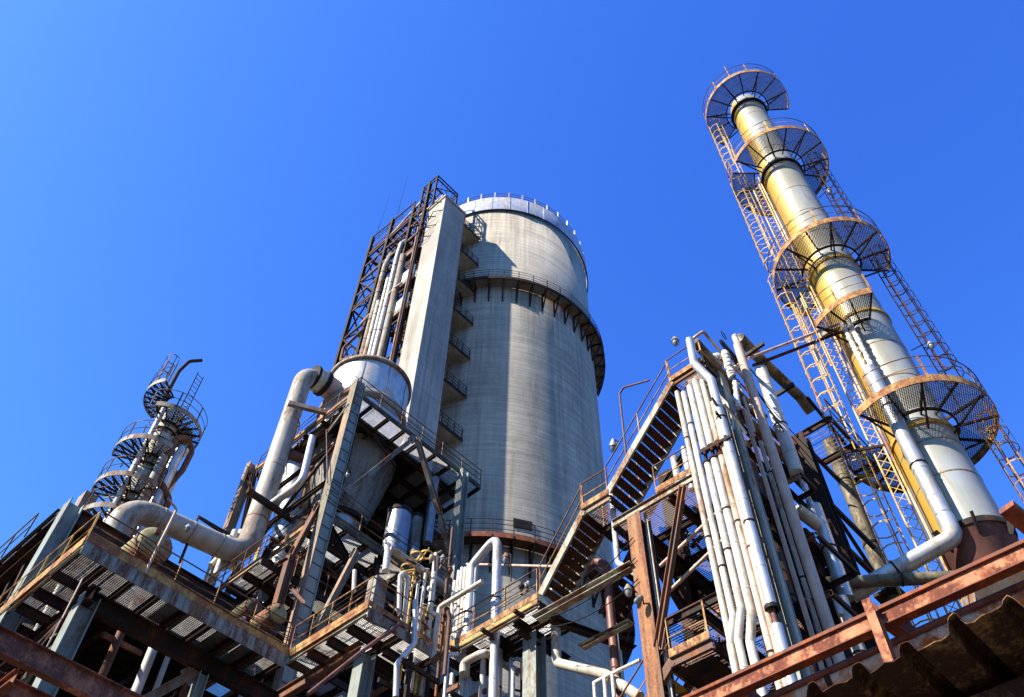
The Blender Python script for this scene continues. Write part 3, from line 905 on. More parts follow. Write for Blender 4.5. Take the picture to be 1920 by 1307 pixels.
# ================================================================== SMALL COLUMN AT LEFT
LC = pol(15.95, 35)
lc = thing('small_column', 'distant slim column crowded with dark ring platforms at the left edge of the plant', 'column', LC)
MB().lathe(LC, [(.6, 0), (.6, 36.0), (.45, 36.5), (0.001, 36.6)], 32).build('shell', M['cream'], lc)
for z in (29.6, 31.2, 32.1, 33.9, 34.6): MB().ringbox(LC, .58, .66, z, z + .1, 28).build('stiffening_ring', M['dark'], lc)
for (z, a0, a1, ra) in ((35.15, -140, 20, (-150, 20)), (37.05, 105, 215, (105, 215)), (32.75, 150, 275, (150, 300)), (30.25, 150, 280, (150, 285)), (28.3, 140, 280, (140, 290))):
    ring_platform(lc, LC, z, .7, 1.75, a0 + 360 if a0 < 0 else a0, a1 + 360 if a0 < 0 else a1, rail=(ra[0] + 360 if a0 < 0 else ra[0], ra[1] + 360 if a0 < 0 else ra[1]), mesh='blk', rim='column', railmat='dark', cell=.13, toe=.14, nb=9)
ladder(lc, LC + V((-1.0, .1, 37.1)), LC + V((-1.0, .1, 40.0)), (-.9, .3, 0), .4, 'brown', True, .36)
ladder(lc, LC + V((.1, -.9, 35.2)), LC + V((.1, -.9, 39.0)), (.2, -.9, 0), .4, 'dark', False)
MB().box(LC + V((-1.9, .2, 28.6)), LC + V((-1.3, .9, 29.6))).build('junction_box', M['column'], lc)
k = pol(14.7, 34.4)
pipe('lifting_davit', 'dark bent lifting arm on top of the small left column', [k + UPV * 35.5, k + UPV * 38.8, pol(15.1, 34.6, 40.1), pol(16.0, 35, 41.0)], .10, 'dark', bend=1.2, seam=0, cat='davit')
pipe('vent_pipe', 'pale vertical pipe along the right of the small left column', [pol(17.6, 34.6, 27), pol(17.6, 34.6, 33.2), pol(17.9, 34.5, 33.9)], .30, 'galv', bend=.3, seam=1.4)
pipe('vent_pipe', 'thinner pipe second from the right along the small left column', [pol(17.0, 34.2, 27), pol(17.0, 34.2, 34.1), pol(17.7, 34.4, 34.6), pol(18.6, 34.8, 34.3), pol(18.5, 34.9, 32.9), pol(17.9, 34.9, 31.4)], .15, 'brown', bend=.5, seam=1.4)
pipe('vent_pipe', 'bright thin pipe up the sunny side of the small left column', [pol(15.05, 34.2, 27), pol(15.05, 34.2, 35.6)], .13, 'white', seam=1.4)
pipe('hooped_pipe', 'brown hooped pipe bulging from the right of the small left column', [pol(16.4, 34.2, 30.9), pol(17.3, 34.2, 31.2), pol(18.6, 34.6, 30.6), pol(18.3, 34.8, 29.6), pol(17.4, 34.7, 28.8)], .17, 'brown', bend=.5, seam=0)
MB().lathe(pol(17.5, 35.2, 33.9), [(.35, 0), (.42, .2), (.42, 1.6), (.3, 1.9), (.01, 2.0)], 20).build('condenser_drum', M['tank'], lc)
for (az_, d_, z0, z1, r_, m_, l_) in ((16.75, 33.9, 27, 32.4, .2, 'column', 'dull pipe left of the broad vent pipe on the small left column'), (18.15, 35.2, 27, 32.9, .2, 'galv', 'pale pipe at the far right edge of the small left column')):
    pipe('vent_pipe', l_, [pol(az_, d_, z0), pol(az_, d_, z1)], r_, m_, seam=1.2)
for _ in range(44):    # clamps, valves and brackets crowding the shell
    a = rad(random.uniform(170, 320)); r = random.uniform(.65, 1.3); z = random.uniform(28, 37)
    p = LC + V((math.cos(a) * r, math.sin(a) * r, z))
    q = p + V((random.uniform(-.5, .5), random.uniform(-.5, .5), random.uniform(-.3, .3)))
    MB().bar(p, q, .05, .05).build('fitting', M[random.choice(['dark', 'brown', 'column'])], lc)

# ================================================================== HOPPER BUILDING
HX0, HX1, HY0, HY1, HZ, HM, HL = 13.6, 22.2, 23.3, 31.2, 33.7, 26.0, 19.6
hf = thing('hopper_building', 'tall open steel frame carrying the big round hopper, peeling corner post towards the viewer', 'steel frame', (17.5, 27, 0))
def col(parent, x, y, z0, z1, mat, w=.42, d=.42, t=.035, name='column', up=(1, 0, 0)):
    return MB().ibeam((x, y, z0), (x, y, z1), w, d, t, up).build(name, M[mat], parent)
# near corner post: sunny flange on the left, ribbed web on the right
MB().bar((HX0 - .01, HY0 + .08, 0), (HX0 - .01, HY0 + .08, 34.2), .03, .46, (0, 1, 0)).build('column_flange', M['post'], hf)
MB().bar((HX0 + .50, HY0 + .08, 0), (HX0 + .50, HY0 + .08, 34.2), .03, .44, (0, 1, 0)).build('column_flange', M['green'], hf)
b = MB().box((HX0 + .005, HY0 - .08, 0), (HX0 + .48, HY0 - .03, 34.2))
b.build('column_web', M['green'], hf)
for k in range(40):
    z = 9 + k * .62
    MB().box((HX0 + .02, HY0 - .095, z), (HX0 + .47, HY0 - .081, z + .035)).build('batten', M['dark'], hf)
col(hf, HX0, HY1, 0, 34.0, 'column'); col(hf, 20.85, HY0, 0, 33.6, 'green'); col(hf, 20.85, HY1 - .6, 0, 33.6, 'dark')
col(hf, 17.2, HY1, 0, 33.6, 'dark')
def floor(parent, x0, x1, y0, y1, z, hole=None, edge='girdedge', edgeY='moss', gr='grate', joists=1.0, pitch=.06, drop=0.0):
    d = .26
    MB().chan((x0, y0, z - d / 2), (x0, y1, z - d / 2), .08, d).build('edge_beam', M[edge], parent)
    MB().chan((x0 + .05, y0, z - d / 2 - .003), (x1, y0, z - d / 2 - .003), .08, d).build('edge_beam', M[edgeY], parent)
    MB().chan((x1, y0 + .05, z - d / 2), (x1, y1, z - d / 2), .08, d).build('edge_beam', M['dark'], parent)
    MB().chan((x0 + .05, y1, z - d / 2), (x1, y1, z - d / 2), .08, d).build('edge_beam', M['dark'], parent)
    n = max(1, int((x1 - x0) / joists))
    for i in range(1, n):
        x = x0 + (x1 - x0) * i / n
        MB().ibeam((x, y0 + .05, z - .16), (x, y1 - .05, z - .16), .12, .24, .015).build('joist', M['dark'], parent)
    m_ = max(1, int((y1 - y0) / (joists * 1.15)))
    for i in range(1, m_):
        y = y0 + (y1 - y0) * i / m_
        MB().ibeam((x0 + .05, y, z - .20), (x1 - .05, y, z - .20), .14, .30, .015).build('joist', M['dark'], parent)
    if hole is None:
        grating(parent, x0, x1, y0, y1, z, 'Y', pitch, .03, gr)
    else:
        hx0, hx1, hy0, hy1 = hole
        for (a, b_, c, d_) in ((x0, hx0, y0, y1), (hx1, x1, y0, y1), (hx0, hx1, y0, hy0), (hx0, hx1, hy1, y1)):
            if b_ - a > .1 and d_ - c > .1: grating(parent, a + .003, b_ - .003, c + .003, d_ - .003, z, 'Y', pitch, .03, gr)
HC = V((16.85, 27.2, 0))
floor(hf, HX0 + .25, HX1, HY0 + .1, HY1, HZ, (HC.x - 2.3, HC.x + 2.3, HC.y - 2.3, HC.y + 2.3), 'girdedge', 'moss')
MB().box((HX0 + .5, HY0 + 1.25, HZ + .02), (21.9, HY1 - .05, HZ + .05)).build('added_shade_plate', M['shade'], hf)  # solid plate added over the grating to keep sun off the hopper cone
MB().box((14.6, HY0 + 2.2, HM + .02), (21.5, HY1 - 1.3, HM + .05)).build('added_shade_plate', M['shade'], hf)  # another added plate, shade put into its near-black colour
MB().box((20.9, 25.2, 20), (21.0, HY1 - .8, HZ - .5)).build('added_dark_sheet', M['shade'], hf)  # sheets added behind the cones, near-black to stand for the dark interior
MB().box((17.3, HY1 - .5, 20), (20.9, HY1 - .4, HZ - .5)).build('added_dark_sheet', M['shade'], hf)
floor(hf, HX0 + .3, 21.6, HY0 + .12, HY1 - 1.2, HM, (15.6, 18.2, 26, 28.6), 'girdedge', 'moss')
floor(hf, HX0 - .6, 21.6, HY0 + .12, HY1 - 1.0, HL, None, 'brown', 'dark')
handrail(hf, [(HX1, HY0 + .12, HZ), (HX0 + .3, HY0 + .12, HZ), (HX0 + .3, HY1, HZ)], 1.1, 1.5, (.35, .68), 'railtop', 'railtop')
MB().bar((HX0 + .22, HY0 + .3, HZ + .09), (HX0 + .22, HY1, HZ + .09), .012, .18).build('toe_plate', M['ochre'], hf)
handrail(hf, [(HX0 + .3, HY0 + .3, HM), (HX0 + .3, HY1 - 1.2, HM)], 1.1, 1.4, (.5,), 'rail', 'railtop')
MB().bar((HX0 + .22, HY0 + .3, HM + .09), (HX0 + .22, HY1 - 1.2, HM + .09), .012, .18).build('toe_plate', M['ochre'], hf)
handrail(hf, [(HX0 + .5, HY0 + .12, HM), (21.4, HY0 + .12, HM)], 1.1, 1.5, (.5,), 'rail', 'railtop')
MB().bar((HX0 + .6, HY0 + .06, HM + .08), (21.4, HY0 + .06, HM + .08), .012, .16).build('toe_plate', M['moss'], hf)
# braces of the right-hand face
def brace(parent, a, c, mat='dark', w=.18, name='brace', kind='i'):
    b = MB()
    (b.ibeam(a, c, w, w, .02) if kind == 'i' else b.ang(a, c, w, .02))
    if kind == 'i':
        a_, c_ = V(a), V(c); d_ = (c_ - a_).normalized()
        for q in (a_ + d_ * .2, c_ - d_ * .2): b.bar(q - d_ * .28, q + d_ * .28, w * 1.9, .014) if abs(d_.z) < .5 else b.bar(q - d_ * .28, q + d_ * .28, .014, w * 1.9)
    return b.build(name, M[mat], parent)
brace(hf, onY(651, 922, HY0), onY(776, 821, HY0), 'column', .2)
brace(hf, onY(781, 821, HY0), onY(824, 960, HY0), 'column', .22)
brace(hf, onY(824, 960, HY0 + .1), onY(842, 1035, HY0 + .1), 'girdedge', .16)
brace(hf, onY(842, 1035, HY0 + .1), onY(842, 1090, HY0 + .1), 'brown', .16)
brace(hf, (HX0 + .5, HY0 + .3, HM - .3), (17.0, HY0 + .3, 23.4), 'dark', .26)
brace(hf, (17.0, HY0 + .3, 23.4), (20.7, HY0 + .3, HM - .3), 'dark', .26)
brace(hf, (HX0 + .4, HY0 + .3, 19.4), (17.0, HY0 + .3, 23.4), 'post', .24)
brace(hf, (17.0, HY0 + .3, 23.4), (20.7, HY0 + .3, 19.4), 'dark', .24)
brace(hf, (17.0, HY0 + .5, 19.4), (17.0, HY0 + .5, 26), 'dark', .22)
# braces of the left-hand face
brace(hf, onX(655, 758, HX0), onX(615, 808, HX0), 'dark', .1, kind='a')
brace(hf, onX(648, 765, HX0 - .1), onX(612, 815, HX0 - .1), 'column', .05, kind='a')
brace(hf, (HX0, 24.8, 31.7), (HX0, 28.6, 32.2), 'dark', .16)
MB().tube([onX(612, 806, HX0 - .2), onX(614, 905, HX0 - .2)], .03, 6).build('hanger_rod', M['railtop'], hf)
brace(hf, (HX0, HY1, 33.2), (HX0, HY1 - 2.2, 29.5), 'dark', .2)
brace(hf, (HX0, HY1 - 2.0, 26.2), (HX0, HY1 - .6, 33), 'dark', .2)
brace(hf, (HX0, HY0 + .4, 26.2), (HX0, 25.4, 22.6), 'dark', .16)
brace(hf, (HX0 - .2, HY0 + .3, 26), (HX0 - .2, 25.3, 22.6), 'railtop', .06, kind='a')
p = onX(546, 1044, 12.9); col(hf, 12.9, p.y, 12, p.z, 'brown', .3, .3)
brace(hf, V((12.9, p.y, p.z)), (HX0, HY0 + .4, p.z + 3.2), 'brown', .2)
brace(hf, V((12.9, p.y, p.z - .2)), V((12.9, p.y + 3.4, p.z + .3)), 'brown', .26)
brace(hf, onY(669, 1035, 22.6), onY(597, 1175, 22.6), 'post', .22)
brace(hf, onX(516, 1070, 13.1), onX(570, 1130, 13.1), 'railtop', .1, kind='a')
for (yy, z0, z1) in ((30.9, 20, 26), (28.9, 20, 26)):
    brace(hf, (HX0, yy, z0), (HX0, yy - 2.2, z1), 'dark', .22)
MB().box((HX0 + .3, 28.2, 26.1), (HX0 + .36, 28.4, 29.4)).build('yellow_post', M['yellow'], hf)
floor(hf, 12.0, 17.2, 24.0, 30.2, 22.9, None, 'post', 'dark', 'lgrate', .8)
handrail(hf, [(12.0, 30.2, 22.9), (12.0, 24.0, 22.9), (16.5, 24.0, 22.9)], 1.05, 1.3, (.5,), 'brown', 'railtop')
for i_ in range(9):
    y_ = HY0 + 1.0 + i_ * .8
    MB().bar((HX0 - .02 + .35, y_, HZ - .35), (HX0 + .33, y_, HZ - .95), .06, .06).build('hanger', M['dark'], hf)
for z_ in (24.4, 28.2, 30.6):
    MB().ibeam((HX0 + .3, HY0 + .4, z_), (HX0 + .3, HY1 - .8, z_), .14, .22, .014).build('beam', M['dark' if z_ > 25 else 'brown'], hf)
for (ya, yb, za, zb) in ((24.2, 27.2, 26.2, 28.2), (30.4, 27.6, 26.2, 28.2), (24.2, 27.4, 30.6, 28.3), (30.4, 27.6, 30.6, 33.2)):
    MB().ang((HX0 + .3, ya, za), (HX0 + .3, yb, zb), .12, .015).build('brace', M['dark'], hf)
# inner rails, pipes and ties crowding the frame
for z in (HM, HL):
    for (xa, ya, xb, yb) in ((17.0, HY0 + 2.2, 21.3, HY0 + 2.2), (15.2, HY0 + 1.4, 15.2, HY1 - 1.5), (21.2, HY0 + .4, 21.2, HY1 - 1.5)):
        handrail(hf, [(xa, ya, z), (xb, yb, z)], 1.05, 1.3, (.5,), 'brown', 'railtop')
rq = random.Random(11)
for i in range(70):
    x, y, z = rq.uniform(14.3, 21), rq.uniform(24, 30.3), rq.choice([rq.uniform(20, 25.3), rq.uniform(26.5, 32.8)])
    k = i % 5
    if k == 0: MB().tube([(x, y, z - 2), (x, y, z + 2), (x + rq.uniform(-1.5, 1.5), y, z + 2.2)], rq.uniform(.05, .12), 8, .2).build('service_pipe', M[rq.choice(['dark', 'cream', 'brown', 'galv'])], hf)
    elif k == 1: MB().bar((x, y, z), (x + rq.uniform(-2.5, 2.5), y, z), .1, .16).build('tie', M['dark'], hf)
    elif k == 2: MB().bar((x, y, z), (x, y + rq.uniform(-2.5, 2.5), z), .1, .16).build('tie', M['brown'], hf)
    elif k == 3: MB().bar((x, y, z - 1.5), (x, y, z + 1.5), .14, .14).build('hanger', M['dark'], hf)
    else: MB().bar((x, y, z), (x + rq.uniform(-2, 2), y + rq.uniform(-.5, 1), z + rq.uniform(-2, 2)), .08, .12).build('tie', M['dark'], hf)
# deeper frames and pipes under the floors
for i in range(16):
    x, z = random.uniform(14.5, 21), random.uniform(20, 25)
    y = random.uniform(25, 30)
    MB().bar((x, y, z), (x + random.uniform(-2, 2), y + random.uniform(-.5, 3), z + random.uniform(-.3, 2.5)), .1, .14).build('tie', M['dark'], hf)

# big hopper
hp = thing('big_hopper', 'big shiny round hopper vessel on top of the steel building, grey cone hanging below', 'hopper', HC + UPV * 33)
MB().lathe(HC, [(2.16, 37.2), (2.2, 37.3), (2.2, 39.75)], 72).build('upper_shell', M['alu'], hp)
MB().lathe(HC, [(2.24, 39.6), (2.34, 39.62), (2.34, 39.84), (2.1, 39.9), (0.001, 40.3)], 72).build('rim', M['column'], hp)
MB().lathe(HC, [(2.22, 36.55), (2.36, 36.6), (2.36, 37.05), (2.2, 37.15)], 72).build('stiffening_band', M['column'], hp)
MB().lathe(HC, [(2.2, 33.5), (2.2, 36.6)], 72).build('lower_shell', M['alu'], hp)
M['cone'] = weathered('grimy_hopper_cone', (.24, .225, .19), (.12, .10, .08), .4, .9, .55, .2, .2, seed=38, bmp=.1)
MB().lathe(HC, [(2.2, 33.75), (1.62, 31.4), (1.2, 29.7)], 72).build('cone', M['cone'], hp)
for k in range(10):
    a = rad(36 * k + 8); d_ = V((math.cos(a), math.sin(a), 0))
    MB().bar(HC + d_ * 2.2 + UPV * 33.7, HC + d_ * 1.215 + UPV * 29.72, .03, .02).build('cone_seam', M['column'], hp)
    MB().bar(HC + d_ * 2.215 + UPV * 37.3, HC + d_ * 2.215 + UPV * 39.6, .04, .02, d_).build('shell_seam', M['column'], hp)
MB().ringbox(HC, 1.1, 1.34, 29.45, 29.7, 48).build('cone_ring', M['blk'], hp)
MB().lathe(HC, [(1.18, 29.5), (.55, 26.9), (.5, 26.4), (.5, 25.2)], 48).build('outlet', M['steel'], hp)
MB().tube([HC + V((-1.65, -.8, 33.2)), HC + V((-1.65, -.8, 29.8)), HC + V((-1.3, -.8, 28.6))], .1, 8, .3).build('drain_pipe', M['alu'], hp)
# second outlet leg on the left
q = V((HC.x - 1.2, HC.y + 2.1, 0))
h2 = thing('small_hopper', 'smaller grey cone hopper half hidden left of the peeling corner post', 'hopper', q + UPV * 30)
MB().lathe(q, [(1.45, 33.4), (1.3, 32.5), (.62, 28.8)], 40).build('cone', M['steel'], h2)
MB().ringbox(q, .56, .74, 28.6, 28.8, 32).build('cone_ring', M['blk'], h2)
MB().lathe(q, [(.55, 28.65), (.42, 26.6), (.42, 25.0)], 32).build('outlet', M['alu'], h2)
for (x, y, r, z0, z1, mat, lab) in ((18.35, 24.6, .55, 27.3, 29.8, 'steel', 'shiny round drum below the hopper floor, wider of two'), (19.6, 24.9, .3, 26.3, 30.6, 'steel', 'narrow shiny drum beside the wider drum below the hopper floor')):
    t = thing('process_drum', lab, 'drum', (x, y, z0), 'drums under the hopper floor')
    MB().lathe((x, y, 0), [(r, z0), (r, z1)], 32).build('drum_shell', M[mat], t)
    MB().lathe((x, y, 0), [(r * 1.08, z1 - .1), (r * 1.08, z1 + .1), (.01, z1 + .35)], 32).build('drum_head', M['blk'], t)
    MB().lathe((x, y, 0), [(r * 1.05, z0 + .08), (r * .98, z0 - .02), (r * .75, z0 - .5), (.12, z0 - .8), (.12, z0 - 1.6)], 32).build('drum_bottom', M['tank'], t)
pipe('silver_downpipe', 'silver pipe standing behind the right brace of the hopper building', [(20.0, 24.4, 29), (20.0, 24.4, 33.2)], .22, 'steel', seam=2)
pipe('bent_pipe', 'silver pipe with a bend hanging from the hopper floor, left of the corner post', [onX(586, 820, 13.0), onX(566, 905, 13.0), onX(505, 948, 13.0)], .16, 'alu', bend=.5, seam=2)
# large duct
D0 = V((12.87, 27.1, 0))
dz = onH(446, 1045, 30).z
dt = thing('large_duct', 'fat grey duct dropping from the hopper and looping over to the left', 'duct', D0 + UPV * 25)
MB().tube([(HC.x - 2.05, 27.15, 37.6), (D0.x - .05, D0.y, 37.3), (D0.x, D0.y, 25.2), (7.75, 27.1, 24.4), (7.7, 27.1, 14)], .465, 28, 1.3, True, 0, 8).build('duct_run', M['duct'], dt)
for z in (27.1, 30.2, 33.4): MB().ringbox(D0, .45, .48, z, z + .06, 28).build('duct_seam', M['column'], dt)
for t_ in (.25, .5, .75):
    pp = V((D0.x, D0.y, 25.2)).lerp(V((7.75, 27.1, 24.4)), t_)
    MB().tube([pp - V((.04, 0, 0)), pp + V((.04, 0, 0))], .482, 28).build('duct_seam', M['column'], dt)
MB().tube([(13.85, 27.15, 37.5), (14.1, 27.15, 37.52)], .72, 28).build('flange', M['blk'], dt)
MB().tube([(13.35, 27.15, 37.43), (13.9, 27.15, 37.5)], .66, 28).build('expansion_joint', M['cream'], dt)
MB().tube([(13.25, 27.15, 37.4), (13.4, 27.15, 37.42)], .70, 28).build('flange', M['blk'], dt)
MB().tube([(14.1, 27.15, 37.5), (HC.x - 2.0, 27.15, 37.6)], .62, 28).build('nozzle', M['pink'], dt)
MB().bar((11.7, 26.4, 27.6), (14.2, 26.4, 27.6), .2, .25).build('duct_support', M['dark'], dt)
MB().tube([(D0.x + .4, D0.y - .3, 31.3), (D0.x + .95, D0.y - .5, 31.3)], .24, 14).build('branch_stub', M['redpipe'], dt)
MB().bar((12.2, 26.5, 33.8), (14.0, 25.6, 33.9), .2, .25).build('duct_support', M['column'], dt)

# ================================================================== LEFT BUILDING
lb = thing('left_building', 'dark open steel building at the left edge with a light grey corner column', 'steel frame', (8, 30, 0))
q = onZ(131, 942, 22.0)
BX, BY = 5.75, 25.7
col(lb, BX, BY, 0, 22.1, 'green', .55, .5, .04)
floor(lb, BX - .3, 9.0, BY + .3, 38, 21.9, None, 'dark', 'dark', 'rgrate', 1.1)
MB().box((BX - .25, BY + .4, 21.55), (9.0, 38, 21.6)).build('soffit_sheet', M['dark'], lb)
MB().ibeam((BX + .25, BY, 21.7), (12.5, BY, 21.7), .3, .6, .03).build('main_girder', M['dark'], lb)
MB().ibeam((BX + .02, BY + .3, 21.3), (BX + .02, 38, 21.3), .3, .5, .03).build('main_girder', M['dark'], lb)
handrail(lb, [(BX - .35, BY + 2.6, 22.0), (BX - .35, 38, 22.0)], 1.1, 1.6, (.5,), 'railtop', 'railtop')
for k in range(4):
    col(lb, BX, 30 + k * 3.5, 0, 21.5, 'dark', .3, .3)
    MB().bar((BX + .1 + k * .1, BY + .5 + k * .9, 14), (BX + .1 + k * .1, BY + 2.5 + k * 1.2, 21.4), .1, .16).build('brace', M['dark'], lb)
# patchy plates overhead in the near-black shade colour, gaps let specks of sky through
rr = random.Random(5)
for ix in range(13):
    for iy in range(9):
        x, y = 6.9 + ix * 1.25, 24.2 + iy * 1.4
        if rr.random() < .05: continue
        if x > 13 and y < 31.5: continue
        g_ = rr.uniform(.0, .05)
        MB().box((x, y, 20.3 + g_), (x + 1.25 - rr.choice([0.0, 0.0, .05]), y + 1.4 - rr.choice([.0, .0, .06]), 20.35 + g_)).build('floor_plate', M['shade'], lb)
for ix in range(7):
    x = 7.0 + ix * 2.1
    MB().ibeam((x, 24.2, 20.05), (x, 36.8, 20.05), .2, .4, .02).build('joist', M['dark'], lb)
for (z, x0, x1, y0, y1) in ((16.3, 9.0, 21, 26.5, 36), (13.2, 5, 13, 24, 37), (12.6, 13, 23, 20, 33)):
    floor(lb, x0, x1, y0, y1, z, None, 'dark', 'dark', 'rgrate', 1.4, .14)
MB().box((6.9, 36.9, 0), (22.5, 37.0, 20.2)).build('added_dark_sheet', M['shade'], lb)  # added back sheets, shade put into their near-black colour
MB().box((13.2, 31.6, 12.7), (22.2, 31.7, 20.2)).build('added_dark_sheet', M['shade'], lb)
MB().box((HX0 + .3, HY0 + 1.2, HL + .02), (21.4, HY1 - 1.1, HL + .05)).build('added_shade_plate', M['shade'], hf)  # added plate over the lowest hopper floor, coloured as shade
for i in range(60):
    x, z, y = random.uniform(6.5, 20), random.uniform(13.5, 18.5), random.uniform(24, 31)
    k = random.random()
    MB().bar((x, y, z), (x + random.uniform(-2.5, 2.5), y + random.uniform(-1, 2.5), z + random.uniform(-1.6, 3)), .1, .15).build('tie', M['dark' if k < .8 else 'brown'], lb)
for i in range(9):
    x, y = 6.8 + i * 1.25 + random.uniform(-.3, .3), random.uniform(23.6, 27)
    pipe('service_pipe', ('slim %s pipe glimpsed in the dark under the left walkway, ' % ('pale', 'rusty', 'white')[i % 3]) +
         ('farthest left', 'second from the left', 'third from the left', 'fourth from the left', 'in the middle', 'just right of the middle', 'third from the right', 'second from the right', 'farthest right')[i],
         [(x, y, 9), (x, y, 20.0)], .09 + .03 * (i % 3), ('cream', 'brown', 'white')[i % 3], 'pipes under the left walkway', seam=1.3)
# back wall of the plant seen through the frames
pw_ = thing('plant_wall', 'dark corrugated wall closing off the plant far behind the left walkway', 'wall', (14, 38, 0))
b = MB()
for k in range(70):
    x = -2 + k * .36
    b.box((x, 38.5, 0), (x + .2, 38.62, 20.5)); b.box((x + .2, 38.55, 0), (x + .36, 38.58, 20.5))
b.build('wall_sheet', M['dark'], pw_)

# ================================================================== ZIGZAG WALKWAYS AT 17.8 m
WZ = 17.8
wl = thing('left_walkway', 'long yellow edged walkway with streaked grey beam across the lower left', 'walkway', (9, 21.5, WZ))
floor(wl, 5.5, 12.5, 21.35, 23.0, WZ, None, 'girdedge', 'yedge', 'lgrate', .85)
for x in (8.5, 10.3, 11.2): MB().box((x, 21.45, WZ - .045), (x + .82, 22.9, WZ - .035)).build('floor_plate', M['plate'], wl)
floor(wl, 5.55, 7.2, 23.05, 34, WZ - .006, None, 'girdedge', 'dark', 'lgrate', .85)
MB().bar((5.5, 21.29, WZ - .22), (12.5, 21.29, WZ - .22), .03, .44).build('fascia', M['fascia'], wl)
MB().bar((5.5, 21.27, WZ + .14), (12.5, 21.27, WZ + .14), .015, .26).build('toe_plate', M['ochre'], wl)
MB().bar((5.46, 21.3, WZ + .1), (5.46, 34, WZ + .1), .015, .18).build('toe_plate', M['ochre'], wl)
MB().bar((5.45, 21.3, WZ - .1), (5.45, 34, WZ - .1), .02, .12).build('fascia', M['ochre'], wl)
handrail(wl, [(5.5, 21.3, WZ), (12.4, 21.3, WZ)], 1.1, 1.35, (.5, .3), 'rail', 'railtop')
handrail(wl, [(5.5, 21.4, WZ), (5.5, 34, WZ)], 1.1, 1.35, (.5,), 'yellow', 'rail')
MB().ibeam((6.3, 22.7, 17.2), (13.4, 22.7, 17.2), .25, .55, .025).build('main_girder', M['dark'], wl)
MB().ibeam((6.6, 22.2, 17.15), (6.6, 34, 17.15), .25, .5, .025).build('main_girder', M['dark'], wl)
col(wl, 6.65, 22.6, 0, 17.2, 'green', .5, .5, .035)
col(wl, 10.7, 22.75, 0, 16.9, 'green', .3, .3)
brace(wl, (10.5, 22.75, 16.9), (8.2, 22.75, 14.0), 'column', .26)
for k in range(3):
    brace(wl, (6.7, 23 + k * 3.2, 17.0), (6.7, 25.5 + k * 3.2, 13.2), 'dark', .16)
t = thing('tall_rail_post', 'thin bent rusty pole rising from the left walkway rail in front of the duct', 'pole', (7.1, 21.3, WZ))
MB().tube([(7.35, 21.25, WZ), (7.45, 21.25, 20.3), (7.05, 21.25, 20.5)], .04, 6, .1).build('pole_tube', M['pink'], t)

wm = thing('middle_walkway', 'rusty orange walkway platform in the middle, turning the corner by the pale post', 'walkway', (13.5, 19, WZ))
floor(wm, 12.55, 14.0, 17.65, 21.3, WZ, None, 'girdedge', 'dark', 'grate', .75)
floor(wm, 14.02, 15.45, 17.65, 19.6, WZ - .004, None, 'dark', 'yedge', 'grate', .75)
MB().bar((12.51, 17.6, WZ - .02), (12.51, 21.35, WZ - .02), .015, .12).build('fascia', M['ochre'], wm)
MB().bar((12.50, 17.6, WZ + .12), (12.50, 21.35, WZ + .12), .015, .17).build('toe_plate', M['ochre'], wm)
MB().bar((12.5, 17.58, WZ + .11), (15.4, 17.58, WZ + .11), .015, .17).build('toe_plate', M['rail'], wm)
MB().bar((12.55, 17.61, WZ - .2), (15.4, 17.61, WZ - .2), .03, .36).build('fascia', M['fascia'], wm)
handrail(wm, [(12.55, 21.3, WZ), (12.55, 17.65, WZ), (15.4, 17.65, WZ)], 1.1, 1.0, (.5,), 'rail', 'rail')
MB().ibeam((13.3, 18.7, 17.3), (13.3, 22.7, 17.3), .2, .4, .02).build('main_girder', M['brown'], wm)
col(wm, 13.6, 18.8, 0, 17.3, 'green', .45, .45, .03)
MB().box((12.75, 17.75, WZ), (13.2, 18.15, 19.15)).build('box_column', M['green'], wm)
brace(wm, (13.8, 18.8, 14.9), (15.0, 19.4, 13.2), 'column', .16)
MB().ibeam((13.8, 18.9, 17.3), (17.5, 18.9, 17.3), .2, .35, .02).build('main_girder', M['dark'], wm)
pipe('slanted_rail_pipe', 'rusty red pipe slanting down below the middle walkway', [onY(752, 1167, 17.5), onY(735, 1180, 17.5), onY(680, 1220, 17.3), onY(577, 1302, 17.3)], .055, 'redpipe', bend=.3, seam=0)

ws = thing('stair_walkway', 'orange edged walkway platform at the foot of the lower stairs', 'walkway', (16, 15.7, WZ))
floor(ws, 15.57, 17.0, 13.75, 17.6, WZ, None, 'girdedge', 'dark', 'grate', .7)
MB().bar((15.53, 13.7, WZ + .12), (15.53, 17.6, WZ + .12), .015, .2).build('toe_plate', M['rail'], ws)
MB().bar((15.52, 13.7, WZ - .09), (15.52, 17.6, WZ - .09), .02, .12).build('fascia', M['yedge'], ws)
handrail(ws, [(15.57, 17.6, WZ), (15.57, 13.75, WZ)], 1.12, 1.2, (.5,), 'rail', 'railtop')
col(ws, 16.45, 14.65, 0, 17.5, 'green', .5, .45, .03)
MB().ibeam((15.7, 14.65, 17.4), (18, 14.65, 17.4), .2, .3, .02).build('main_girder', M['dark'], ws)
MB().ibeam((16.45, 14.6, 17.35), (16.45, 19, 17.35), .2, .3, .02).build('main_girder', M['dark'], ws)
for y in (14.3, 15.6, 16.9):
    MB().bar((15.2, y, WZ - .3), (15.6, y, WZ - .3), .1, .1).build('outrigger', M['dark'], ws)

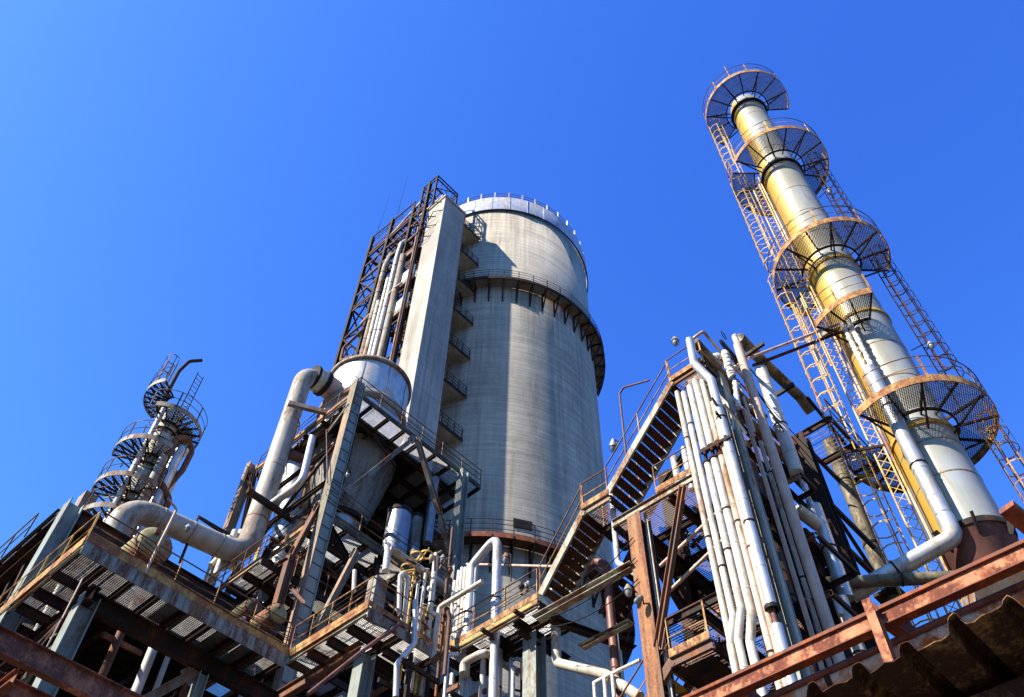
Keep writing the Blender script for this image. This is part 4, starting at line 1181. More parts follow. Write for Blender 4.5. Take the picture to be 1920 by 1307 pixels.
# sagging cables and thin conduits strung between the structures
cb = thing('cable_runs', 'thin dark sagging cables strung along the walkways and frames', 'cables', (10, 21, 18))
def sag(a, c, d_, r=.012, m='blk'):
    a, c = V(a), V(c)
    pts = [a.lerp(c, k / 10) - UPV * d_ * 4 * (k / 10) * (1 - k / 10) for k in range(11)]
    MB().tube(pts, r, 5).build('cable', M[m], cb)
rc_ = random.Random(21)
for i in range(5): sag((5.6 + .3 * i, 21.25, 18.3 + .12 * i), (12.4, 21.25, 18.1 + .15 * i), .15 + .05 * i)
for i in range(4): sag((12.5, 21.2, 18.2 + .2 * i), (12.5, 17.8, 18.1 + .2 * i), .12)
for i in range(4): sag((15.45, 17.4, 18.3 + .2 * i), (15.5, 13.9, 18.2 + .22 * i), .1)
for i in range(4): sag((13.5, 23.2, 26.6 + .3 * i), (20.8, 23.2, 26.4 + .3 * i), .25)
for i in range(4): sag((13.5, 23.5, 26.3 + .4 * i), (13.5, 30.5, 26.3 + .3 * i), .3)
for i in range(3): sag((13.5, 23.3, 34 + .2 * i), (22, 23.35, 34 + .2 * i), .2)
for i in range(3): sag((15.5, 10.2, 18 - i * .7), (15.5, 13.5, 17.3 - i * .3), .35, .015)
for i in range(4): sag((16.2 + i * .4, 6.5, 24.3), (21, 6.5, 23.2 - .6 * i), .4, .015)

# ================================================================== RIGHT-HAND STAIR STRUCTURE
rs = thing('stair_structure', 'rusty open steel structure with zigzag stairs beside the bundle of white pipes', 'steel frame', (17, 9, 0))
QX, QY = 15.6, 6.9
# near post: rust orange sunny flange, dark web behind it
MB().bar((QX - .02, 10.15, 0), (QX - .02, 10.15, 18.9), .03, .45, (0, 1, 0)).build('column_flange', M['rustpost'], rs)
MB().box((QX - .005, 10.12, 0), (QX + .42, 10.17, 18.9)).build('column_web', M['dark'], rs)
MB().bar((QX + .43, 10.15, 0), (QX + .43, 10.15, 18.9), .03, .5, (0, 1, 0)).build('column_flange', M['column'], rs)
for s_ in (9.86, 9.92): MB().tube([(QX + .2, s_, 8), (QX + .2, s_, 18.9)], .03, 6).build('conduit', M['cream'], rs)
MB().box((16.0, 6.72, 0), (16.42, 6.76, 22.9)).build('column_flange', M['green'], rs)
MB().box((16.19, 6.765, 0), (16.23, 7.2, 22.9)).build('column_web', M['green'], rs)
MB().box((16.0, 7.205, 0), (16.42, 7.24, 22.9)).build('column_flange', M['dark'], rs)
MB().bar((16.72, 6.6, 8), (16.72, 6.6, 21.6), .09, .09, (0, 1, 0)).build('cable_duct', M['pink'], rs)
MB().bar((15.98, 6.62, 8), (15.98, 6.62, 20.4), .03, .06, (0, 1, 0)).build('cable_duct', M['cream'], rs)
for (x, y, zt, m_) in ((21.2, 6.75, 24.2, 'dark'), (21.2, 10.6, 23.2, 'dark'), (18.6, 10.6, 23, 'dark')):
    col(rs, x, y, 0, zt, m_, .45, .45)
# floors
floor(rs, QX, 21.0, QY + .15, 10.9, 19.1, None, 'girdedge', 'dark', 'rgrate', 1.2, .075)
floor(rs, QX, 20.5, QY + .05, 8.2, 23.2, None, 'brown', 'dark', 'rgrate', 1.1, .075)
floor(rs, QX - .02, 17.6, 10.92, 11.95, 20.15, None, 'post', 'dark', 'rgrate', .8, .075)
floor(rs, QX + .3, 21.0, QY + .3, 10.5, 15.4, None, 'dark', 'dark', 'rgrate', 1.3, .09)
for (y0, y1, z, m_, o) in ((QY + .1, 8.2, 23.28, 'ochre', .04), (QY + .9, 9.3, 19.22, 'ochre', .05), (10.9, 11.95, 20.25, 'rail', .06)):
    MB().bar((QX - o, y0, z), (QX - o, y1, z), .015, .2).build('toe_plate', M[m_], rs)
# stair flights
stair(rs, (QX, 13.65, 17.95), (QX, 11.9, 20.1), (1, 0, 0), 1.0, 'girdedge', 10)
stair(rs, (QX, 10.95, 20.25), (QX, 8.15, 23.15), (1, 0, 0), 1.15, 'girdedge', 13)
stair(rs, (QX + .05, 11.6, 12.3), (QX + .05, 9.62, 14.0), (1, 0, 0), .85, 'brown', 8, tread_mat='yellow')
stair(rs, (QX + 1.7, 12.8, 17.8), (QX + 1.7, 11.0, 20.0), (1, 0, 0), .8, 'dark', 9, rail=False)
handrail(rs, [(QX, 8.2, 23.2), (QX, 6.95, 23.2), (19.0, 6.95, 23.2)], 1.1, 1.0, (.5,), 'rail', 'railtop')
handrail(rs, [(QX, 11.95, 20.15), (QX, 10.95, 20.15)], 1.1, 1.0, (.5,), 'rail', 'railtop')
handrail(rs, [(QX + 1.1, 11.95, 20.2), (QX + 1.1, 10.5, 21.0)], 1.1, 1.0, (.5,), 'rail', 'railtop')
handrail(rs, [(QX, 9.3, 19.1), (QX, 7.9, 19.1)], 1.1, 1.3, (.5,), 'rail', 'railtop')
# lower landing
floor(rs, QX, 17.0, 8.5, 9.65, 14.05, None, 'brown', 'dark', 'rgrate', .7, .1)
MB().box((QX + .1, 8.6, 13.70), (16.9, 9.6, 13.73)).build('under_plate', M['dark'], rs)
MB().bar((QX - .03, 8.5, 14.16), (QX - .03, 9.65, 14.16), .015, .2).build('toe_plate', M['rail'], rs)
handrail(rs, [(QX, 9.62, 14.05), (QX, 8.55, 14.05), (16.9, 8.55, 14.05)], 1.08, 1.1, (.5,), 'rail', 'railtop')
# braces and beams
brace(rs, (QX, 8.45, 18.85), (QX, 9.95, 14.5), 'brown', .16)
brace(rs, (QX + 2, 8.6, 18.6), (QX + 3.2, 9.4, 13.5), 'dark', .2)
brace(rs, (21.0, 7, 18.8), (21.0, 10.4, 15.2), 'dark', .2)
brace(rs, (16.6, 10.6, 18.8), (20.8, 10.6, 15.2), 'dark', .2)
brace(rs, (QX, 13.75, 17.2), (QX, 10.4, 17.2), 'girdedge', .22, 'tie_beam')
brace(rs, (16.5, 12.9, 16.35), (16.5, 11.3, 16.35), 'girdedge', .16, 'tie_beam')
brace(rs, (QX + .2, 13.3, 17.0), (QX + 2.6, 12.5, 17.0), 'dark', .2, 'tie_beam')
brace(rs, (QX + .2, 10.3, 18.6), (21, 10.3, 18.6), 'dark', .3, 'tie_beam')
brace(rs, (QX + .3, QY + .2, 22.6), (20.8, QY + .2, 22.6), 'column', .24, 'tie_beam')
brace(rs, (16.4, 7.0, 22.3), (16.4, 10.2, 19.5), 'dark', .18)
brace(rs, (21.0, 7.0, 23.5), (18.2, 7.0, 19.3), 'dark', .16)
brace(rs, (16.6, 7.0, 18.8), (20.8, 7.0, 15.5), 'dark', .16)
brace(rs, (17.2, 7.0, 15.2), (20.9, 7.0, 11.5), 'dark', .16)
MB().tube([(QX + .4, 9.9, 16.1), (QX + .4, 7.2, 17.1)], .05, 8).build('tie_rod', M['pink'], rs)
MB().tube([(QX + .4, 9.8, 17.1), (QX + .4, 7.2, 18.0)], .05, 8).build('tie_rod', M['pink'], rs)
MB().box((16.25, 7.2, 23.35), (16.29, 8.0, 24.25)).build('red_panel', M['skirt'], rs)
# bracket frames round the pipes on the right-hand face
for (x0, x1, z, y0, m_) in ((17.4, 19.4, 16.9, 6.05, 'brown'), (17.2, 19.3, 15.0, 6.1, 'brown'), (18.4, 19.2, 19.9, 6.25, 'column')):
    MB().chan((x0, y0, z), (x0, 6.75, z), .08, .16).build('pipe_bracket', M[m_], rs)
    MB().chan((x0, y0 - .05, z), (x1, y0 - .05, z), .08, .16).build('pipe_bracket', M['dark'], rs)
    MB().chan((x1, y0, z), (x1, 6.75, z), .08, .16).build('pipe_bracket', M['dark'], rs)
for z in (19.3, 21.1):
    MB().bar((21.3, 6.6, z), (24.6, 6.6, z), .12, .18).build('pipe_bracket', M['dark'], rs)
MB().bar((21.3, 6.6, 20.9), (23.0, 6.6, 19.4), .1, .1).build('pipe_bracket', M['dark'], rs)
MB().box((23.7, 6.3, 19.2), (24.8, 7.1, 19.3)).build('pipe_shoe', M['dark'], rs)
# outrigger platform high on the right
b0 = V((21.9, 6.4, 24.4))
floor(rs, 21.4, 24.6, 5.6, 6.9, 24.6, None, 'dark', 'dark', 'rgrate', 1.1, .2)
handrail(rs, [(21.6, 5.6, 24.6), (24.6, 5.6, 24.6), (24.6, 6.9, 24.6)], 1.1, 1.1, (.5,), 'dark', 'dark')
MB().bar((22.2, 6.3, 26.9), (24.6, 6.3, 26.3), .1, .14).build('loose_beam', M['blk'], rs)
MB().bar((18.7, 6.0, 26.4), (18.7, 7.5, 26.3), .1, .14).build('stub_beam', M['blk'], rs)
MB().bar((20.6, 6.1, 26.0), (20.6, 7.3, 26.0), .1, .18).build('stub_beam', M['blk'], rs)
t = thing('davit_post', 'thin rusty bent pole standing on the stair landing, arm pointing right', 'pole', (QX, 10.15, 21.2))
MB().tube([(QX, 10.15, 21.0), (QX, 10.1, 24.2), (QX, 9.9, 24.35), onX(1217, 713, QX)], .035, 6, .12).build('pole_tube', M['railtop'], t)

# white bundle
BG = 'bundle of white vertical pipes'
def az_y(az, x=15.4): return x / math.tan(rad(az))
bl = [
    (62.75, .078, [(22.3, 0), (14.1, 0), (8, 0)], 'leftmost and thinnest white pipe of the vertical bundle, grimy at its top'),
    (63.35, .086, [(22.1, 0), (14.15, 0), (13.5, .22), (8, .22)], 'white pipe second from the left in the bundle, kinked near the bottom'),
    (64.05, .094, [(22.2, 0), (14.25, 0), (13.55, .24), (8, .24)], 'white pipe third from the left in the bundle, with a lobster-back kink near the bottom'),
    (64.75, .108, [(22.3, 0), (14.05, 0), (13.35, .20), (8, .20)], 'thickest white pipe in the middle of the bundle, kinked near the bottom'),
    (65.38, .08, [(22.1, 0), (8, 0)], 'straight creamy pipe third from the right in the bundle'),
    (65.85, .07, [(21.0, 0), (8, 0)], 'straight thin reddish stained pipe second from the right in the bundle'),
]
for ib, (az, r, prof, lab) in enumerate(bl):
    y = az_y(az)
    mt = ('cream', 'white', 'white', 'white', 'cream', 'pink')[ib]
    if ib in (2, 3, 4):      # flanged break at the clamp bar: upper and lower lengths with a thin neck
        pts = [(15.4, y, 19.42), (15.4, y, prof[0][0])]
        t = pipe('bundle_pipe', lab, [(15.4, y, 18.9)] + [(15.4, y + o, z) for z, o in prof[1:]], r, mt, BG, bend=.18, seam=1.15)
        MB().tube(pts, r, 12, 0, True, 1.1).build('upper_run', M[mt], t)
        MB().tube([(15.4, y, 18.85), (15.4, y, 19.45)], r * .5, 10).build('neck', M['dark'], t)
        for z in (18.95, 19.4): MB().ringbox((15.4, y, 0), r * .4, r * 1.25, z - .03, z + .03, 16).build('flange', M['dark'], t)
    else:
        pipe('bundle_pipe', lab, [(15.4, y + o, z) for z, o in prof], r, mt, BG, bend=.18, seam=1.15)
y6 = az_y(66.25)
pipe('bundle_pipe', 'bright silver white pipe at the right edge of the bundle, hooked over at its top',
     [onX(1293, 637, 15.2), onX(1302, 682, 15.3), (15.4, y6, 21.9), (15.4, y6, 13.95)], .13, 'alu', BG, bend=.2, seam=1.6)
pipe('bundle_pipe', 'short silver pipe under the clamp at the lower right of the bundle', [(15.4, y6, 13.45), (15.4, y6, 8)], .13, 'alu', BG, seam=1.6)
MB().tube([(15.4, y6, 13.4), (15.4, y6, 14)], .06, 10).build('neck', M['redpipe'], rs)
MB().ringbox((15.4, y6, 0), .11, .17, 13.85, 13.95, 20).build('collar', M['blk'], rs)
MB().bar((15.28, az_y(63.9), 19.3), (15.28, az_y(66.9), 19.25), .06, .1).build('clamp_bar', M['dark'], rs)
for az in (64.2, 64.9, 65.5, 66.3): MB().tube([(15.3, az_y(az), 19.15), (15.3, az_y(az), 19.4)], .05, 8).build('clamp_bolt', M['dark'], rs)
# right-hand face pipes
def vx(az, y=6.45): return y * math.tan(rad(az))
FG = 'vertical pipes on the right face of the stair structure'
def vpipe(az, z0, z1, r, mat, lab, y=6.45, seam=1.4, extra=None, g_=FG):
    x = vx(az, y)
    pts = [V((x, y, z0)), V((x, y, z1))]
    if extra: pts += extra(x, y)
    return pipe('riser_pipe', lab, pts, r, mat, g_, seam=seam)
vpipe(69.72, 8, 24.9, .14, 'pink', 'long pinkish pipe standing free right of the pale green column', 6.3, 0)
vpipe(69.0, 8, 20.6, .06, 'cream', 'thin cream pipe just left of the long pinkish pipe', 6.6, .8)
vpipe(68.75, 20.8, 22.4, .05, 'cream', 'short yellowish pipe above the thin cream pipe', 6.6, 0)
vpipe(71.1, 20.9, 26.0, .21, 'white', 'fat white pipe mottled with shadows at the upper right of the structure', 6.6)
vpipe(71.3, 19.2, 21.0, .09, 'galv', 'thin dull pipe linking the two fat white pipes', 6.6, 0)
vpipe(71.55, 16.6, 19.9, .20, 'alu', 'fat silver pipe with a dark elbow patch, middle of the right face', 6.6)
vpipe(71.1, 8, 16.3, .19, 'white', 'fat white pipe below the bracket frames, right face', 6.6)
vpipe(71.95, 12, 15.0, .18, 'cream', 'pale pipe top just right of the fat white pipe at the bottom', 6.9)
vpipe(70.2, 14.0, 19.5, .1, 'dark', 'dark thin pipe in shade behind the pinkish pipe', 7.2)
vpipe(69.4, 9, 19.5, .09, 'olive', 'olive thin pipe deep in shade left of the silver pipe', 7.6)
vpipe(68.4, 9, 20.0, .12, 'dark', 'dark pipe hidden in the shade right of the pale green column', 7.9)
pipe('elbow_stub', 'cream elbow stub joining the fat silver pipe', [(vx(71.3, 6.6) - .75, 6.75, 19.15), (vx(71.3, 6.6), 6.6, 19.0)], .19, 'cream', seam=0)
pipe('elbow_stub', 'white hook elbow beside the lower bracket frame', [(vx(70.9, 6.5) - .4, 6.4, 15.2), (vx(70.9, 6.5) - .4, 6.4, 15.75), (vx(70.9, 6.5), 6.5, 15.95)], .08, 'white', bend=.2, seam=0)
pipe('far_riser', 'long olive grey pipe standing alone right of the dark far post', [(vx(74.5, 6.7), 6.7, 8), (vx(74.5, 6.7), 6.7, 26.4)], .24, 'olive', seam=3)
pipe('olive_duct', 'fat olive duct sloping along the top of the stair structure', [onY(1386, 633, 6.7), onY(1429, 677, 6.7), onY(1498, 738, 6.7) - V((0, 0, .25)), onY(1520, 773, 6.7)], .2, 'olive', bend=0, seam=1.6)
pipe('olive_duct', 'shorter olive duct running back from the hooked silver pipe', [onX(1303, 640, 15.6), onX(1303, 640, 15.6) + V((2.9, 0, -.9))], .15, 'olive', seam=1.3)
pipe('top_rail_pipe', 'pale bent pipe rail forming the peak of the stair structure', [onX(1290, 642, QX + .3), onX(1318, 621, QX + .3), onX(1318, 621, QX + .3) + V((2.2, 0, -.4))], .05, 'cream', bend=.1, seam=0)
def ragged(name, lab, pts, r, n=24):
    t = thing(name, lab, 'pipe', pts[0], 'ragged wrapped pipes')
    q = [V(pts[0])]
    for i in range(len(pts) - 1):
        a, c = V(pts[i]), V(pts[i + 1])
        for k in range(1, n + 1):
            q.append(a.lerp(c, k / n) + V((random.uniform(-.012, .012), random.uniform(-.012, .012), 0)))
    MB().tube(q, [r * random.uniform(.8, 1.18) for _ in q], 9).build('insulation', M['wrap'], t)
    return t
ragged('wrapped_pipe', 'tall ragged white wrapped pipe at the very top of the stair structure', [onY(1377, 630, 6.6), onY(1387, 660, 6.6), onY(1393, 684, 6.6), onY(1379, 692, 6.6)], .11)
ragged('wrapped_pipe', 'shorter ragged white wrapped pipe left of the tall wrapped one', [onY(1359, 660, 6.5), onY(1367, 690, 6.5), onY(1373, 706, 6.5)], .12)
ragged('wrapped_pipe', 'torn dangling white wrapping below the wrapped pipes', [onY(1378, 715, 6.5), onY(1381, 740, 6.5), onY(1385, 765, 6.5)], .075)
cl = thing('valve_cluster', 'tangle of dark valves and rods at the top of the pipe rack', 'valves', onY(1400, 720, 6.6))
for i in range(46):
    c = onY(random.uniform(1350, 1450), random.uniform(665, 790), random.uniform(6.5, 7.6))
    if (c.z > 26.3): continue
    k = random.choice(['dark', 'dark', 'brown', 'column', 'wrap', 'blk'])
    d = V((random.uniform(-.8, .8), random.uniform(-.3, .3), random.uniform(-.9, .9)))
    if i % 4 == 0: MB().ball(c, random.uniform(.07, .14), 8, (1, 1, random.uniform(.6, 1.4))).build('valve_body', M[k], cl)
    else: MB().tube([c, c + d * .6, c + d + V((.1, 0, -.2))], random.uniform(.02, .05), 6).build('valve_rod', M[k], cl)
MB().tube([onY(1352, 640, 6.8), onY(1388, 682, 7.2)], .07, 8).build('valve_stem', M['dark'], cl)
w_ = onY(1357, 629, 6.8)
b = MB()
for k in range(12):
    a1, a2 = math.pi * 2 * k / 12, math.pi * 2 * (k + 1) / 12
    b.tube([w_ + V((math.cos(a1) * .16, 0, math.sin(a1) * .16)), w_ + V((math.cos(a2) * .16, 0, math.sin(a2) * .16))], .016, 5)
b.build('handwheel', M['blk'], cl)
MB().ball(onY(1347, 675, 6.9), .22, 10, (1.3, 1, 1)).build('pale_valve', M['wrap'], cl)
# dark panels added to blacken the gaps, then clutter inside the structure
for (x0, x1, y, z0, z1, m_) in ((16.75, 17.2, 7.45, 8, 20.5, 'dark'), (17.65, 18.0, 7.9, 8, 22.5, 'shade'), (18.5, 18.95, 7.5, 8, 21, 'dark'), (19.5, 20.2, 7.7, 8, 22, 'shade'), (20.5, 21.0, 7.3, 8, 20, 'dark')):
    MB().box((x0, y, z0), (x1, y + .08, z1)).build('added_dark_panel', M[m_], rs)
for z in (11.5, 12.9, 14.2, 17.2, 18.3, 20.3, 21.4):
    MB().ibeam((16.2, 6.95, z), (21.1, 6.95, z), .12, .18, .012).build('cross_rail', M['dark'], rs)
for i in range(40):
    x, y, z = random.uniform(16.5, 20.8), random.uniform(7.3, 10.2), random.uniform(14.5, 22.8)
    MB().bar((x, y, z), (x + random.uniform(-1.2, 1.2), y + random.uniform(-.6, .6), z + random.uniform(-1.8, 1.8)), random.uniform(.05, .14), random.uniform(.05, .14)).build('stiffener', M[random.choice(['dark', 'dark', 'brown', 'column'])], rs)
for i in range(5):
    x, y = 16.9 + i * .8, 7.6 + (i % 2) * .5
    pipe('shaded_pipe', ('first', 'second', 'third', 'fourth', 'fifth')[i] + ' dim vertical pipe from the left in the shade behind the pale green column', [(x, y, 10), (x, y, 22.3)], .1 + .03 * (i % 3), ('olive', 'dark', 'brown')[i % 3], 'dim pipes inside the stair structure', seam=1.2)
for (a_, c_, l) in (((16.4, 9.0, 21.0), (16.4, 9.0, 19.3), 'left'), ((16.4, 8.6, 21.1), (16.4, 8.6, 19.4), 'right')):
    pipe('valve_pipe', l + ' one of two shiny dark pipes seen between the upper stairs', [a_, c_], .12, 'galv', 'pipes between the upper stairs', seam=.6)

# pipes left of the rust post
pipe('white_drop_pipe', 'thin white pipe dropping behind the stair landing and bending right', [(16.05, 11.13, 21.0), (16.05, 11.16, 18.0), (16.05, 10.6, 17.3)], .085, 'white', bend=.3, seam=.7)
pipe('redbrown_pipe', 'red brown pipe looping over and down to the ground right of the round tower', [onX(1076, 1087, 17.0), onX(1118, 1052, 17.0), onX(1137, 1060, 17.0), V((17.0, onX(1142, 1100, 17.0).y, 9))], .13, 'redpipe', bend=.35, seam=0)
pipe('thin_grey_pipe', 'thin grey pipe beside the red brown pipe', [V((17.05, onX(1155, 1160, 17.05).y, 17)), V((17.05, onX(1155, 1160, 17.05).y, 9))], .03, 'cream', seam=0)
pipe('cream_elbow_pipe', 'cream pipe dropping below the stair walkway then slanting right', [(16.6, 13.95, 17.6), (16.6, 13.95, 16.35), onX(1136, 1265, 16.6), onX(1200, 1307, 16.6)], .14, 'cream', bend=.35, seam=1.0)
t = thing('white_pipe_frame', 'rough white pipe frame of rails at the bottom edge right of the tower', 'railing', onX(1131, 1273, 16.4))
for i, (px, py) in enumerate(((1114, 1280), (1133, 1271), (1148, 1264))):
    p = onX(px, py, 16.4)
    MB().tube([p, p - UPV * 1.6], .05, 8).build('upright', M['wrap'], t)
MB().tube([onX(1113, 1281, 16.4), onX(1132, 1271, 16.4), onX(1150, 1262, 16.4), onX(1200, 1238, 16.4)], .05, 8, .1).build('top_rail', M['wrap'], t)

# ================================================================== PIPES AT THE STAIR WALKWAY
pipe('goalpost_pipe', 'large white inverted U pipe behind the stair walkway, in front of the round tower',
     [V((15.9, onX(886, 1045, 15.9).y, 16.9)), V((15.9, onX(886, 1045, 15.9).y, 20.8)) + V((0, 0, .2)), onX(933, 1003, 15.9), V((15.9, onX(936, 1020, 15.9).y, 15.5))], .15, 'alu', bend=.32, seam=1.2)
WG = 'white standpipes left of the stair walkway'
for i, (px, py, x, lab) in enumerate(((853, 1090, 15.95, 'leftmost and shortest white standpipe of the row, by the middle platform'), (861, 1071, 15.95, 'white standpipe second from the left in the row'), (867, 1065, 15.95, 'white standpipe third from the left in the row'),
                                      (873, 1065, 15.95, 'white standpipe fourth from the left in the row'), (879, 1061, 15.95, 'tall white standpipe second from the right in the row'), (892, 1061, 15.95, 'tall white standpipe at the right end of the row'))):
    p = onX(px, py, x)
    pipe('standpipe', lab, [p, V((p.x, p.y + .03, 17.85))], .07, 'white', WG, seam=.7)
pipe('cream_cross_pipe', 'cream horizontal pipe crossing in front of the white standpipes then dropping', [onX(905, 1090, 15.2), onX(824, 1139, 15.2), onX(812, 1236, 15.2)], .085, 'cream', bend=.15, seam=1.1)
pipe('dark_foot_pipe', 'dark rusty pipe end below the cream crossing pipe', [onX(812, 1240, 15.2), onX(829, 1224, 15.2)], .1, 'brown', seam=0)
pipe('brown_cross_pipe', 'long thin brown pipe running level behind the white inverted U', [onX(875, 1058, 16.3), onX(1060, 1063, 16.3)], .045, 'pink', seam=0)
pipe('cream_loop_pipe', 'cream pipe bending over below the stair walkway', [onX(869, 1262, 15.6), onX(869, 1243, 15.6), onX(909, 1222, 15.6), onX(960, 1254, 17.0), onX(975, 1262, 17.2)], .12, 'cream', bend=.25, seam=0)
LG = 'silver pipes at the bottom below the stair walkway'
for i, (px, r, lab) in enumerate(((838, .085, 'first'), (849, .1, 'second'), (869, .12, 'third'), (880, .07, 'fourth'), (905, .09, 'fifth'), (935, .11, 'sixth'), (962, .06, 'seventh'))):
    p = onX(px, 1265, 16.3)
    pipe('lower_pipe', lab + ' from the left of the silver pipes standing in the dark below the stair walkway', [(p.x, p.y, 9), (p.x, p.y, p.z + (.0, .0, .0, -.1, .5, 1.4, .2)[i])], r, ('galv', 'alu', 'alu', 'galv', 'white', 'cream', 'white')[i], LG, seam=1)
# pipes around the middle walkway corner
pipe('silver_s_pipe', 'bright silver pipe with an S bend falling past the edge of the middle walkway', [onY(779, 1126, 17.4), onY(777, 1206, 17.4), onY(744, 1247, 17.3), onY(742, 1307, 17.3)], .085, 'alu', bend=.16, seam=1.2)
pipe('twin_loop_pipe', 'pair-like white loop pipe above the middle walkway corner', [onY(748, 1150, 17.9), onY(750, 1080, 17.9), onY(757, 1073, 17.9), onY(764, 1084, 17.9), onY(758, 1165, 17.9)], .07, 'white', bend=.12, seam=.6)
t = pipe('pale_vent_pipe', 'short white vent pipe with a disc cap rising beside the pale box column', [onX(723, 1070, 13.0), onX(727, 1035, 13.0)], .11, 'white', seam=.6)
p = onX(725, 1020, 13.0); MB().tube([p, p + V((.0, -.06, .03))], .15, 16).build('cap_disc', M['wrap'], t)
MB().tube([onX(726, 1033, 13.0), p], .09, 12).build('cap_neck', M['white'], t)
pipe('grey_slant_pipe', 'long grey pipe slanting down right behind the middle walkway', [onY(730, 1028, 19.5), onY(780, 1062, 19.5), onY(845, 1108, 19.5)], .14, 'duct', seam=0)
pipe('white_stub_pipe', 'thin white stub pipe beside the rusty diagonal of the hopper building', [onX(663, 1110, 12.9), onX(665, 1070, 12.9)], .07, 'white', seam=.6)
MGp = 'pipes crowded behind the middle walkway'
for i, (px, py0, py1, r, mat, lab) in enumerate(((806, 1030, 1150, .1, 'cream', 'cream yellowish standpipe in the middle of the crowd'), (776, 1090, 1160, .05, 'wrap', 'ragged grey standpipe left of the cream one'),
        (790, 1070, 1140, .05, 'wrap', 'knobbly grey standpipe right of the ragged one'), (766, 1060, 1150, .04, 'yellow', 'thin yellow post left in the crowd'), (829, 1080, 1180, .05, 'brown', 'rusty thin post at the right of the crowd'),
        (799, 1135, 1180, .05, 'post', 'orange stained thin post at the bottom of the crowd'), (792, 1137, 1178, .045, 'yellow', 'short yellow post at the bottom of the crowd'), (842, 985, 1060, .05, 'brown', 'rusty lamp post against the round tower'))):
    a_, c_ = onY(px, py0, 18.6), onY(px, py1, 18.6)
    pipe('standpipe', lab, [V((c_.x, 18.6, a_.z)), V((c_.x, 18.6, 16.8))], r, mat, MGp, seam=.35)
vc = thing('valve_manifold', 'crowded rusty manifold of valves and fittings behind the middle walkway', 'valves', onY(790, 1110, 18.6))
for i in range(90):
    c = onY(random.uniform(745, 850), random.uniform(1030, 1175), random.uniform(17.9, 19.8))
    k = random.choice(['dark', 'brown', 'brown', 'column', 'wrap', 'blk', 'post', 'yellow', 'tank'])
    d = V((random.uniform(-.4, .4), random.uniform(-.4, .4), random.uniform(-.45, .45)))
    if i % 3 == 0: MB().ball(c, random.uniform(.05, .13), 8, (1, 1, random.uniform(.6, 1.6))).build('valve_body', M[k], vc)
    else: MB().tube([c, c + d], random.uniform(.02, .05), 6).build('valve_rod', M[k], vc)
for (px, py) in ((782, 1042), (765, 1065), (768, 1085), (800, 1040)):
    p = onY(px, py, 18.3)
    MB().ringbox(p, .2, .235, -.03, .03, 16).build('yellow_hoop', M['yellow'], vc)
for (px, py, s_) in ((978, 1100, .1), (989, 1095, .09), (1022, 1102, .1), (1034, 1108, .08), (1038, 1122, .1)):
    c = onX(px, py, 16.3)
    t = thing('walkway_valve', {978: 'dark small valve on the stair walkway, farthest left', 989: 'pale small valve next to the dark one on the stair walkway', 1022: 'pale fitting under the lowest stair flight, upper left', 1034: 'round pale fitting under the lowest stair flight', 1038: 'rust red fitting at the foot of the lowest stair flight'}[px], 'valve', c, 'small valves near the stair foot')
    MB().ball(c, s_, 10, (1, 1, 1.2)).build('valve_body', M['wrap' if px not in (978, 1038) else ('blk' if px == 978 else 'redpipe')], t)
    MB().tube([c, c - UPV * .3], .04, 8).build('valve_neck', M['dark'], t)
    MB().tube([c + UPV * .02, c + UPV * .2], .02, 6).build('valve_stem', M['brown'], t)

# standing pipes left of the duct foot
for i, (px, py, qx, qy, lab) in enumerate(((422, 1042, 431, 1006, 'left one of the three short white pipes beside the foot of the large duct'), (433, 1034, 441, 996, 'middle one of the three short white pipes beside the foot of the large duct'), (445, 1030, 453, 996, 'right one of the three short white pipes beside the foot of the large duct'))):
    a_, c_ = onY(px, py, 27.6), onY(qx, qy, 27.6)
    pipe('short_riser', lab, [V((c_.x, 27.6, a_.z - 1.0)), c_], .14, 'white', 'short white pipes by the duct foot', seam=.6)
pipe('cream_level_pipe', 'thin cream pipe running level behind the foot of the large duct', [onY(395, 1060, 27.9), onY(470, 980, 29.5)], .1, 'cream', seam=0)
pipe('dark_level_pipe', 'dark thin pipe poking into the sky left of the duct foot', [onY(372, 970, 27), onY(420, 1002, 27)], .05, 'blk', seam=0)
t = thing('sky_frame', 'dark thin goalpost frame against the sky left of the duct foot', 'frame', onY(350, 1030, 27))
MB().tube([onY(337, 1055, 27.2), onY(372, 968, 27.2), onY(430, 1002, 27.2)], .06, 6).build('frame_tube', M['blk'], t)

# pressure vessels on the left walkway
def vessel(lab, px, py, d, r, L, mat='tank'):
    p = onH(px, py, d)
    t = thing('pressure_vessel', lab, 'vessel', p, 'round ended vessels above the walkways')
    n = 9
    pts, rr = [], []
    for k in range(n + 1):
        a = math.pi / 2 * k / n
        pts.append(V((p.x, p.y - r * .55 * math.cos(a), p.z))); rr.append(max(.002, r * math.sin(a)))
    MB().tube(pts, rr, 28).build('dished_end', M[mat], t)
    MB().tube([(p.x, p.y, p.z), (p.x, p.y + L, p.z)], r * .985, 28).build('vessel_shell', M[mat], t)
    MB().tube([(p.x, p.y - .02, p.z), (p.x, p.y + .1, p.z)], r * 1.04, 28).build('end_flange', M['brown'], t)
    MB().tube([(p.x - r * .3, p.y - r * .48, p.z + r * .3), (p.x - r * .33, p.y - r * .75, p.z + r * .33)], r * .16, 12).build('nozzle', M['brown'], t)
    for k in range(16):
        a = 2 * math.pi * k / 16
        c_ = V((p.x + r * 1.0 * math.cos(a), p.y - .06, p.z + r * 1.0 * math.sin(a)))
        MB().tube([c_, c_ + V((0, .2, 0))], .022, 6).build('bolt', M['dark'], t)
    for y in (.5, L * .7):
        MB().box((p.x - r * .6, p.y + y, p.z - r * 1.6), (p.x + r * .6, p.y + y + .15, p.z - r * .6)).build('saddle', M['dark'], t)
    return t
vessel('large green and rust vessel end behind the left walkway, under the duct bend', 289, 1022, 25.2, .62, 2.2)
